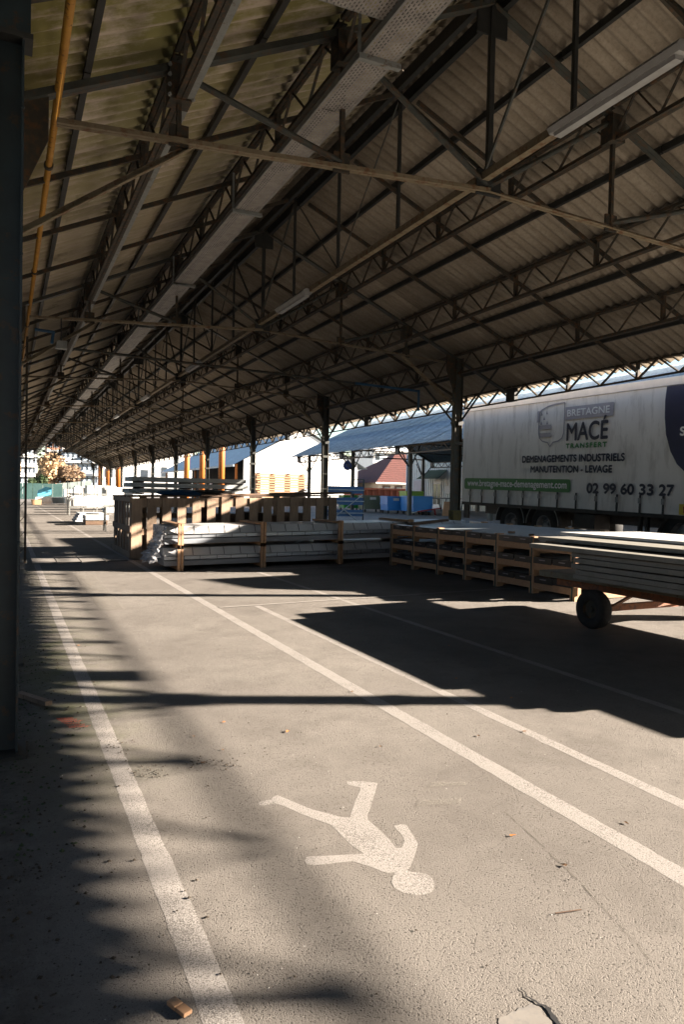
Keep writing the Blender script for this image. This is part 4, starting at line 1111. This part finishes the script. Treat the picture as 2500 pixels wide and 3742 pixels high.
for i,(x,y,l,lab) in enumerate(((13.2,19.6,1.6,'dark steel offcut lying behind the trailer rear'),(14.1,20.2,2.0,'rusty beam lying farther behind the trailer rear'),(13.6,20.9,1.2,'short grey steel offcut in the scrap behind the trailer'))):
    tag(MB().bar((x-l/2,y,gz(x)+.12+.1*i),(x+l/2,y+.3,gz(x)+.2+.1*i),.18,.14).build('steel_offcut', ['chassis','steel_rust','zinc'][i]), lab, 'scrap', 'steel scrap behind the trailer')

# timber stack in the sun before the white gable
st = thing('timber_stack', (21.6, 60, gz(21.6)), 'tall sunlit stack of sawn boards before the white gable wall', 'timber stack')
zb = gz(21.6)
for k in range(13):
    z = zb + .1 + .21*k
    for j in range(5):
        if k > 11 and j in (0, 4): continue
        x0_ = 19.3 + random.uniform(-.08,.08)
        MB().box(x0_,x0_+4.6+random.uniform(-.15,.1),59.8+.3*j,60.05+.3*j,z,z+.14).build('plank', 'wood_pale', st)
    for x in (19.6,20.9,22.3,23.6): MB().box(x,x+.09,59.95,61.3,z+.142,z+.208).build('sticker_batten', 'wood_pale', st)
# pallet leftovers and panels inside the shed, far left
rkk = thing('tube_stillage', (4.3, 44, gz(4.3)), 'tall grey tube stillage holding white sheets farther down the walkway', 'stillage')
zb = gz(4.3)
for x in (3.25,3.98,4.7,5.4):
    for y in (43.6,45.2): MB().bar((x,y,zb),(x,y,zb+(2.1 if y > 44 else 1.55)),.05,.05).build('upright', 'zinc', rkk)
for z in (.45,1.15): MB().bar((3.25,43.6,zb+z),(5.4,43.6,zb+z),.05,.05).build('cross_bar', 'zinc', rkk)
MB().bar((3.25,45.2,zb+2.08),(5.4,45.2,zb+2.08),.05,.05).build('cross_bar', 'zinc', rkk)
MB().bar((3.25,45.2,zb+1.2),(5.4,45.2,zb+1.2),.05,.05).build('cross_bar', 'zinc', rkk)
for y in (43.6,45.2):
    pass
for k in range(5):
    o = MB().box(3.3,5.35,44.5+.12*k,44.57+.12*k,zb+.5,zb+1.08-.03*k).build('white_sheet', 'board_white'); tag(o, 'white sheet standing in the grey tube stillage', 'sheet', 'white sheets standing in the stillage')
for k in range(4):
    o = MB().box(2.75+.06*k,4.0,33.6+.05*k,35.6,gz(3)+.06+.1*k,gz(3)+.14+.1*k).build('foam_board', 'board_white'); tag(o, ['lowest','second','third','topmost'][k]+' white foam board of the low pile at the walkway edge', 'foam board', 'low pile of white panels')
o = MB().box(3.0,3.9,31.8,33.2,gz(3)+.22,gz(3)+.40).build('foam_slab', 'board_white'); tag(o, 'thick pale foam slab on bearers at the walkway edge', 'slab')
o = MB().box(3.0,3.85,31.85,33.15,gz(3)+.02,gz(3)+.2).build('brown_pallet', 'wood_dark'); tag(o, 'brown pallet under the pale foam slab', 'pallet')
for i,(x,y) in enumerate(((3.5,27.2),(3.95,26.4))):
    t = thing('trestle', (x, y, gz(x)), ['grey steel trestle standing left of the slatted crate','grey trestle right behind the slatted crate corner'][i], 'trestle', 'steel trestles by the crate')
    zb = gz(x)
    MB().box(x-.35,x+.5,y-.04,y+.04,zb+.85,zb+.92).build('top_bar', 'zinc', t)
    for dx in (-.3,.4):
        for dy in (-.3,.3): MB().bar((x+dx,y,zb+.86),(x+dx,y+dy,zb),.05,.04).build('leg', 'steel_dark', t)
for i,(x,y,w,h) in enumerate(((3.2,74,1.6,.75),(4.6,75,1.5,.7),(5.6,73,1.3,.8))):
    o = MB().prism([(x-w/2,gz(x)+.1),(x+w/2,gz(x)+.1),(x+w*.45,gz(x)+h),(x-w*.42,gz(x)+h*.95)], 'y', y-.5, y+.5).build('wrapped_bale', 'board_white'); tag(o, ['left','middle','right'][i]+' white wrapped bale at the far end of the walkway', 'bale', 'white wrapped bales')
o = MB().prism([(2.2,gz(2)+.05),(2.95,gz(2)+.05),(3.0,gz(2)+.5),(2.1,gz(2)+.5)], 'y', 72, 73).build('timber_box', 'wood_pale'); tag(o, 'small timber box left of the white bales', 'box')
o = MB().prism([(3.1,gz(3)+.5),(4.4,gz(3)+.9),(4.45,gz(3)+1.6),(3.9,gz(3)+1.7),(3.1,gz(3)+1.25)], 'y', 84, 85.5).build('blue_tarpaulin', 'tarp_blue'); tag(o, 'bright blue tarpaulin heap at the far end of the shed', 'tarpaulin')
for i in range(7):                                    # stacks in sun along the far right side of the shed
    x = 5.7 + .6*(i%2); y = 48 + 6*i
    o = MB().box(x,x+2.2,y,y+1.6,gz(x),gz(x)+1.45+.15*(i%3)).build('wrapped_stack', 'board_white', bevel=.04)
    tag(o, 'white wrapped stack of sheets, '+['nearest','second','third','fourth','fifth','sixth','farthest'][i]+' of the row inside the shed', 'stack', 'white wrapped stacks')
# orange poles
for i,(x,y) in enumerate(((16,71.6),(16,65.4),(16,58.9),(16.5,148),(16.5,136),(16.5,123))):
    o = MB().tube((x,y,gz(x)-.1),(x,y,9.0),.26 if y < 100 else .45,12).build('orange_pole', 'pole_orange', smooth=True)
    tag(o, 'tall orange pole '+['farthest of three before the slate roof','middle of three before the slate roof','nearest of three before the slate roof','farthest of three at the shed end','middle of three at the shed end','nearest of three at the shed end'][i], 'pole', 'orange poles')

# ------------------------------------------------------------------ neighbouring shed of the same kind
EX, RX2, FX = 20.0, 26.0, 32.0
ns_ = thing('neighbour_shed', (26, 40, .5), 'open steel shed with a weathered blue grey roof across the yard', 'shed')
z_e, z_r = 4.35, 7.3
def zr2(x): return z_r - (z_r-z_e)*abs(x-RX2)/6.0
s2 = math.atan((z_r-z_e)/6.0)
c2 = [corr(6.25/math.cos(s2)/2+.1, 6, .22, .028, seg=6).mesh('roof_sheet', 'roof_slate', True)]
for i in range(32):
    y = 12.0 + i*1.32
    if y > 52.5: break
    for r in range(2):
        a = [3.0, 0.05][r]; 
        link('roof_sheet', c2[0], ns_, (RX2-a, y+1.32, zr2(RX2-a)+.05+.02*(1-r)), (0, s2, math.pi))
        link('roof_sheet', c2[0], ns_, (RX2+a, y, zr2(RX2+a)+.05+.02*(1-r)), (0, s2, 0))
C2 = [36.8-7.75*2, 36.8-7.75, 36.8, 44.45, 52.2]
for n, y in enumerate(C2):
    for x in (21.0, 31.0):
        c = MB().bar((x,y,.4),(x,y,zr2(x)-.1),.2,.2).build('column', 'steel_paint', ns_)
        for sx in (-1, 1):
            MB().bar((x,y,3.1),(x+sx*.9,y,zr2(x+sx*.9)-.3),.06,.06).build('knee_brace', 'steel_dark', ns_)
        MB().bar((x,y,3.0),(x,y+1.1,4.2),.05,.05).build('knee_brace', 'steel_dark', ns_)
    b = MB()
    b.bar((20,y,zr2(20)-.1),(26,y,z_r-.1),.1,.14); b.bar((32,y,zr2(32)-.1),(26,y,z_r-.1),.1,.14); b.bar((21,y,4.5),(31,y,4.5),.08,.08)
    b.bar((26,y,7.1),(26,y,4.5),.07,.07)
    b.build('truss', 'steel_dark', ns_)
for x in (20.15, 31.85):
    for n in range(len(C2)-1):
        ya, yb = C2[n], C2[n+1]
        b = MB(); zt, zl = 4.28, 3.88
        b.bar((x,ya+.02,zt),(x,yb-.02,zt),.07,.07); b.bar((x,ya+.02,zl),(x,yb-.02,zl),.07,.07)
        gdr = b.build('lattice_girder', 'steel_rust', ns_)
        for j in range(16):
            y0 = ya + (yb-ya)*j/16; y1 = ya + (yb-ya)*(j+1)/16
            MB().bar((x,y0,zl if j%2 else zt),(x,y1,zt if j%2 else zl),.03,.04).build('web_bar', 'steel_rust', gdr)
        MB().box(x-.06,x+.06,yb-.2,yb+.2,3.9,4.3).build('end_plate', 'steel_dark', ns_)
sg = thing('round_sign', (20.6, 44.5, 3.4), 'round blue sign hanging at a column of the far shed', 'sign')
MB().ring((20.6,44.45,3.47),'y',[(.001,-.02),(.30,-.02),(.32,0),(.30,.02),(.001,.02)],28).build('disc', 'sign_blue', sg)
MB().bar((20.6,44.45,3.79),(20.6,44.45,4.2),.03,.03).build('hanger', 'steel_dark', sg)
for k in range(3): MB().box(20.45,20.75,44.418,44.424,3.40+.07*k,3.42+.07*k).build('lettering_row', 'faded_line', sg)

# ------------------------------------------------------------------ buildings behind
wh = thing('slate_warehouse', (29, 90, .5), 'dark open warehouse with a slate coloured roof and white gable wall', 'building')
MB().prism([(22.9,.3),(36.2,.3),(36.2,5.0),(29.5,8.5),(22.9,5.05)], 'y', 75.4, 75.7).build('gable_wall', 'render_white', wh)
MB().add([(21.7,75.1,4.5),(29.5,75.1,8.75),(29.5,115,8.75),(21.7,115,4.5)],[(0,1,2,3)]).build('roof', 'roof_slate', wh)
MB().add([(37.3,75.1,4.5),(29.5,75.1,8.75),(29.5,115,8.75),(37.3,115,4.5)],[(3,2,1,0)]).build('roof', 'roof_slate', wh)
for i in range(7): MB().box(21.65,21.8,75.2+5.7*i,75.2+5.7*i+5.65,4.28,4.5).build('fascia', 'roof_slate', wh)
MB().box(26.5,26.7,75.7,115,.3,6.8).build('inner_wall', 'black_open', wh)
for i in range(7):
    MB().tube((22.3,76.2+6.2*i,.4),(22.3,76.2+6.2*i,4.6),.16,10).build('post', 'pole_orange', wh)
    MB().box(26.4,26.48,78+6*i,79.4+6*i,1.2,3.2).build('door', 'window_dark', wh)

wb2 = thing('white_building', (24, 158, .3), 'sunlit white industrial building beyond the shed end', 'building')
MB().box(17,36,156,172,0,11.0).build('wall', 'render_white', wb2)
for i,(x,z,w,h,mt) in enumerate(((18.2,4.2,1.6,1.6,'window_dark'),(20.4,4.2,.8,1.9,'window_dark'),(22.4,4.0,2.0,1.3,'facade_blue'),(25.4,4.2,1.4,1.7,'window_dark'),(27.6,4.2,.9,2.4,'facade_blue'),(29.6,4.6,1.1,2.0,'window_dark'),(32.2,7.4,.9,1.6,'window_dark'))):
    w_ = MB().box(x-.06,x+w+.06,155.93,155.99,z-.06,z+h+.06).build('window', 'render_grey', wb2)
    MB().box(x,x+w,155.9,155.928,z,z+h).build('pane', mt, w_)
MB().box(16.8,36.2,155.8,156,2.2,2.6).build('ledge', 'render_grey', wb2)

def apartment(x0, x1, y, z1, floors, bays, label, wall, bandmat='render_white'):
    t = thing('apartment_block', ((x0+x1)/2, y, 0), label, 'building')
    MB().box(x0,x1,y,y+12,0,z1).build('wall', wall, t)
    fh = z1/floors; bw = (x1-x0)/bays
    for f in range(floors):
        MB().box(x0-.1,x1+.1,y-.9,y-.01,f*fh+fh*.78,f*fh+fh*.98).build('balcony', bandmat, t)
        for b in range(bays):
            xx = x0 + b*bw + bw*.15
            w_ = MB().box(xx,xx+bw*.7,y-.06,y-.02,f*fh+.5,f*fh+fh*.74).build('window', 'facade_blue', t)
            MB().box(xx+.08,xx+bw*.35-.05,y-.09,y-.062,f*fh+.6,f*fh+fh*.70).build('pane', 'window_dark', w_)
    return t
apartment(9.8, 16.6, 150, 9.5, 4, 8, 'blue grey apartment block seen through the shed end', 'facade_blue')
apartment(9.0, 17.0, 190, 22, 8, 6, 'pink brick tower block above the autumn tree', 'brick_pink')
apartment(2.5, 8.4, 235, 17, 6, 5, 'pale tower block in the distance over the autumn tree', 'render_grey')
apartment(76, 98, 150, 18, 6, 7, 'white apartment block with balconies behind the red roofed house', 'render_white')
apartment(60, 72, 175, 20, 7, 4, 'distant white apartment block left of the red roofed house', 'render_grey')

# house with a red tiled hip roof
ho = thing('red_roofed_house', (44, 78, .5), 'cream house with a red tiled hip roof behind the skip', 'house')
MB().box(38.8,52,75.3,86,.4,3.05).build('wall', 'render_cream', ho)
rf = MB().add([(38.2,74.7,3.0),(52.6,74.7,3.0),(52.6,86.6,3.0),(38.2,86.6,3.0),(44.0,80.6,6.9),(47,80.6,6.9)],[(0,1,5,4),(1,2,5),(2,3,4,5),(3,0,4),(0,3,2,1)]).build('roof', 'roof_tile', ho)
MB().box(38.2,52.6,74.62,74.69,2.9,3.05).build('gutter', 'render_white', ho)
for i in range(16):
    z = 3.05+.24*i; t_ = .24*i/3.9*5.9
    MB().box(38.3+t_*.98,52.5-t_*.92,74.72+t_-.03,74.72+t_+.02,z-.02,z+.03).build('tile_course', 'roof_tile', rf)
for x in (39.4,41.0,42.6,44.2):
    w_ = MB().box(x,x+.95,75.2,75.29,1.5,2.7).build('window', 'roof_tile', ho); MB().box(x+.12,x+.83,75.15,75.198,1.55,2.6).build('pane', 'window_dark', w_)

# clad workshop with door and awning
cl = thing('clad_workshop', (34, 54, .5), 'pale ribbed metal workshop with a glazed door under a green awning', 'building')
MB().box(33.02,44,36,58.6,.4,5.3).build('wall', 'cladding', cl)
for i in range(66):
    y = 38.6 + .3*i
    if 52.3 < y < 53.8: MB().box(32.94,33.018,y,y+.16,2.85,5.3).build('cladding_rib', 'cladding', cl)
    else: MB().box(32.94,33.018,y,y+.16,.4,5.3).build('cladding_rib', 'cladding', cl)
MB().box(32.9,33.4,36,58.7,5.3,5.5).build('verge', 'render_grey', cl)
d_ = MB().box(32.90,32.935,52.4,53.7,.5,2.8).build('door', 'render_white', cl)
for k in range(2): MB().box(32.875,32.898,52.5+.62*k,53.0+.62*k,.9,2.6).build('pane', 'window_dark', d_)
MB().box(32.86,32.874,53.2,53.25,1.4,1.6).build('handle', 'steel_dark', d_)
w_ = MB().box(32.89,32.935,55.0,57.0,1.3,3.0).build('window', 'render_grey', cl); MB().box(32.87,32.888,55.1,56.9,1.4,2.9).build('pane', 'faded_mauve', w_)
aw = MB().add([(33.0,51.6,3.75),(33.0,54.6,3.75),(31.9,54.9,3.0),(31.9,51.3,3.0)],[(0,1,2,3)]).build('awning', 'awning_green', cl)
for i in range(12): MB().bar((32.98,51.75+.24*i,3.79),(31.88,51.5+.28*i,3.04),.09,.04).build('awning_rib', 'awning_green', aw)
MB().box(32.88,32.92,51.0,51.8,1.8,2.4).build('notice', 'paper', cl)
MB().tube((32.8,58.0,.4),(32.8,58.0,5.2),.08,8).build('downpipe', 'facade_blue', cl)
# big pale hall seen above the trailer
hb = thing('pale_hall', (40, 20, .5), 'large pale blue metal hall above the trailer roof', 'building')
MB().box(38,60,-70,34,.3,9.2).build('wall', 'facade_blue', hb)  # lengthened out of view past the ribs to block low sky
for i in range(60): MB().box(37.9,37.99,-12+.76*i,-11.6+.76*i,.3,9.2).build('cladding_rib', 'facade_blue', hb)
# white marquee tops
for i,(x,y,s) in enumerate(((41,100,3.0),(44.5,104,2.6))):
    o = MB().add([(x-s,y-s,2.2),(x+s,y-s,2.2),(x+s,y+s,2.2),(x-s,y+s,2.2),(x,y,4.6),(x-s,y-s,.5),(x+s,y-s,.5),(x+s,y+s,.5),(x-s,y+s,.5)],[(0,1,4),(1,2,4),(2,3,4),(3,0,4),(5,6,1,0),(6,7,2,1),(7,8,3,2),(8,5,0,3)]).build('marquee', 'render_white' if i == 0 else 'bin_blue')
    tag(o, ['white pointed marquee left of the red roofed house','blue topped marquee behind the white one'][i], 'marquee')

# fences at the far end
f1 = thing('green_fence', (1, 112, 0), 'dark green mesh fence at the far end of the yard', 'fence')
for i in range(8): MB().box(-3+1.3*i,-1.75+1.3*i,112,112.05,0.1,2.3).build('panel', 'fence_green', f1)
f2 = thing('pale_fence', (8, 116, 0), 'pale green panel fence running right of the green fence', 'fence')
for i in range(7): MB().add([(4.6+1.0*i,116-.2*i,.2),(5.55+1.0*i,115.8-.2*i,.2),(5.55+1.0*i,115.8-.2*i,2.2+.12*i),(4.6+1.0*i,116-.2*i,2.1+.12*i),(4.6+1.0*i,116.05-.2*i,.2),(5.55+1.0*i,115.85-.2*i,.2),(5.55+1.0*i,115.85-.2*i,2.2+.12*i),(4.6+1.0*i,116.05-.2*i,2.1+.12*i)],[(0,1,2,3),(7,6,5,4),(0,4,5,1),(1,5,6,2),(2,6,7,3),(3,7,4,0)]).build('panel', 'fence_pale', f2)

# trees
def tree(x, y, h, rad, mat, label, n=2600, leaf=.28, zlow=.25):
    t = thing('tree', (x, y, 0), label, 'tree')
    tr_ = MB().tube((x,y,0),(x+.1,y,h*.45),.16*h/6,10,.09*h/6)
    for k in range(7):
        a = k*.9; l = rad*.75
        tr_.tube((x+.08,y,h*(.28+.03*k)),(x+l*math.cos(a),y+l*math.sin(a),h*(.5+.05*k)),.05*h/6,6,.015)
    tr_.build('trunk', 'bark', t)
    cm = MB()
    blobs = [(random.gauss(0,.45)*rad, random.gauss(0,.45)*rad, h*(zlow+.1)+random.random()*h*(.85-zlow), rad*random.uniform(.3,.5)) for _ in range(16)]
    for i in range(n):
        bx, by, bz, br = random.choice(blobs)
        v = Vector((random.gauss(0,1), random.gauss(0,1), random.gauss(0,1))).normalized()*br*random.uniform(.6,1.08)
        p = Vector((x+bx, y+by, bz)) + v
        a = Vector((random.gauss(0,1), random.gauss(0,1), random.gauss(0,1))).normalized()*leaf*random.uniform(.6,1.2)
        b = a.cross(Vector((random.gauss(0,1), random.gauss(0,1), random.gauss(0,1)))).normalized()*leaf*.7
        cm.add([p-a, p+b, p+a, p-b], [(0,1,2,3)])
    me = bpy.data.meshes.new('crown'); me.from_pydata(cm.v, [], cm.f); me.materials.append(MATS[mat])
    link('crown', me, t, (0,0,0))
tree(6.6, 122, 6.6, 2.5, 'leaf_autumn', 'golden autumn tree beyond the far end of the shed', 3200)
tree(9.2, 121, 5.2, 1.7, 'leaf_brown', 'browner tree right of the golden autumn tree', 1800, zlow=.1)
tree(3.6, 119, 3.2, 1.8, 'leaf_green', 'dark green bush left below the golden tree', 1800, .2, .0)
tree(-1.0, 125, 6.5, 2.6, 'leaf_autumn', 'autumn tree glimpsed left of the far columns', 1500)
tree(47, 110, 8.5, 3.0, 'leaf_yellow', 'yellow green tree left of the red roofed house', 2000)
tree(53, 112, 6.5, 2.6, 'leaf_brown', 'bare brown tree before the white apartment block', 900, .2)

# ------------------------------------------------------------------ litter on the asphalt
wp = MB().box(-.030,.030,-.062,.002,0,.020); 
wp = thing('wood_offcut', (.468, 2.09, gz(.468)+.004), 'small split wood offcut on the asphalt at the bottom edge', 'wood offcut', rot=(0,0,R(24)))
MB().box(-.015,.015,-.043,-.002,0,.012).build('lower_half', 'wood_pale', wp, local=True, bevel=.002)
MB().box(-.016,.014,.0,.038,0,.0135).build('upper_half', 'wood_pale', wp, local=True, bevel=.002)
def leaf_mesh(r, mat):
    n = 9; vs = [(0,0,.004)]; 
    for i in range(n):
        t = 2*math.pi*i/n; k = r*(1+.35*math.cos(3*t))*random.uniform(.75,1.1)
        vs.append((k*math.cos(t)*1.5, k*math.sin(t), .003+abs(math.sin(t))*r*.45*random.uniform(.4,1.2)))
    me = bpy.data.meshes.new('fallen_leaf'); me.from_pydata(vs, [], [(0,i+1,(i+1)%n+1) for i in range(n)]); me.materials.append(MATS[mat]); return me
LM = [leaf_mesh(.022, 'leaf_fallen') for _ in range(4)] + [leaf_mesh(.022, 'leaf_orange')]
LP = [(1.31,7.24,0),(.65,7.42,4),(1.6,4.25,4),(3.88,5.98,4),(3.26,4.91,4),(3.32,4.28,4),(2.63,3.7,1),(2.04,2.27,0),(2.01,2.56,4),(2.94,3.65,2),(2.0,3.78,0),(1.29,4.59,4),(2.55,2.45,1),(1.05,4.4,2),(1.15,4.1,3),(1.0,3.95,2),(2.35,4.9,1),(.95,8.1,3)]
for x, y, k in LP:
    o = link('fallen_leaf', LM[k], None, (x, y, gz(x)+.004), (0, 0, random.uniform(0,6.28)))
    o.scale = (.42+random.uniform(-.1,.16),)*3
    if k == 4: tag(o, 'curled orange fallen leaf lying on the asphalt', 'leaf', 'orange fallen leaves on the asphalt')
    else: tag(o, 'curled brown fallen leaf lying on the asphalt', 'leaf', 'brown fallen leaves on the asphalt')
lt = MB()
def crumb(x, y, s):
    a = random.uniform(0,6.28); z = gz(x)+.004
    pts = [(x+s*random.uniform(.5,1)*math.cos(a+k*1.57), y+s*random.uniform(.5,1)*math.sin(a+k*1.57)) for k in range(4)]
    lt.add([(px,py,z) for px,py in pts]+[(x,y,z+s*random.uniform(.3,.8))], [(0,1,4),(1,2,4),(2,3,4),(3,0,4)])
for i in range(900):
    y = random.uniform(1.5, 14) if i % 2 else random.uniform(2, 8)
    x = abs(random.gauss(0, .32)) - .12
    crumb(x, y, random.uniform(.003, .014))
for i in range(700): crumb(random.uniform(.3, 5.5), random.uniform(1.6, 10), random.uniform(.002, .007))
for cx_, cy_, n_ in ((.98,3.95,30),(1.1,3.86,22),(.70,3.95,40),(.62,4.4,25),(1.35,4.0,12),(.12,3.1,40)):
    for i in range(n_): crumb(random.gauss(cx_,.06), random.gauss(cy_,.06), random.uniform(.003,.010))
tag(lt.build('leaf_litter', 'litter_dark'), 'dark crumbs of leaf litter and grit over the asphalt', 'litter', kind='stuff')
gr = MB(); lt2 = lt; lt = gr
for i in range(260): crumb(random.uniform(.2, 5), random.uniform(1.5, 9), random.uniform(.002, .005))
mo = MB(); lt = mo
for i in range(500): crumb(abs(random.gauss(0,.16))-.05, random.uniform(3.2, 9.5), random.uniform(.004,.016))
tag(mo.build('moss_clumps', 'leaf_green'), 'small dark moss clumps along the foot of the columns', 'moss', kind='stuff')
tag(gr.build('pale_grit', 'paper'), 'pale grit scattered over the asphalt', 'grit', kind='stuff')
tag(MB().bar((.10,5.75,.03),(.28,5.35,.05),.05,.03).build('bark_strip', 'wood_old'), 'broken strip of wood lying at the foot of the teal post', 'wood strip')
tag(MB().tube((1.78,2.02,gz(1.8)+.006),(1.88,2.0,gz(1.8)+.008),.0025,5).build('twig', 'wood_dark'), 'thin twig lying near the bottom right corner', 'twig')
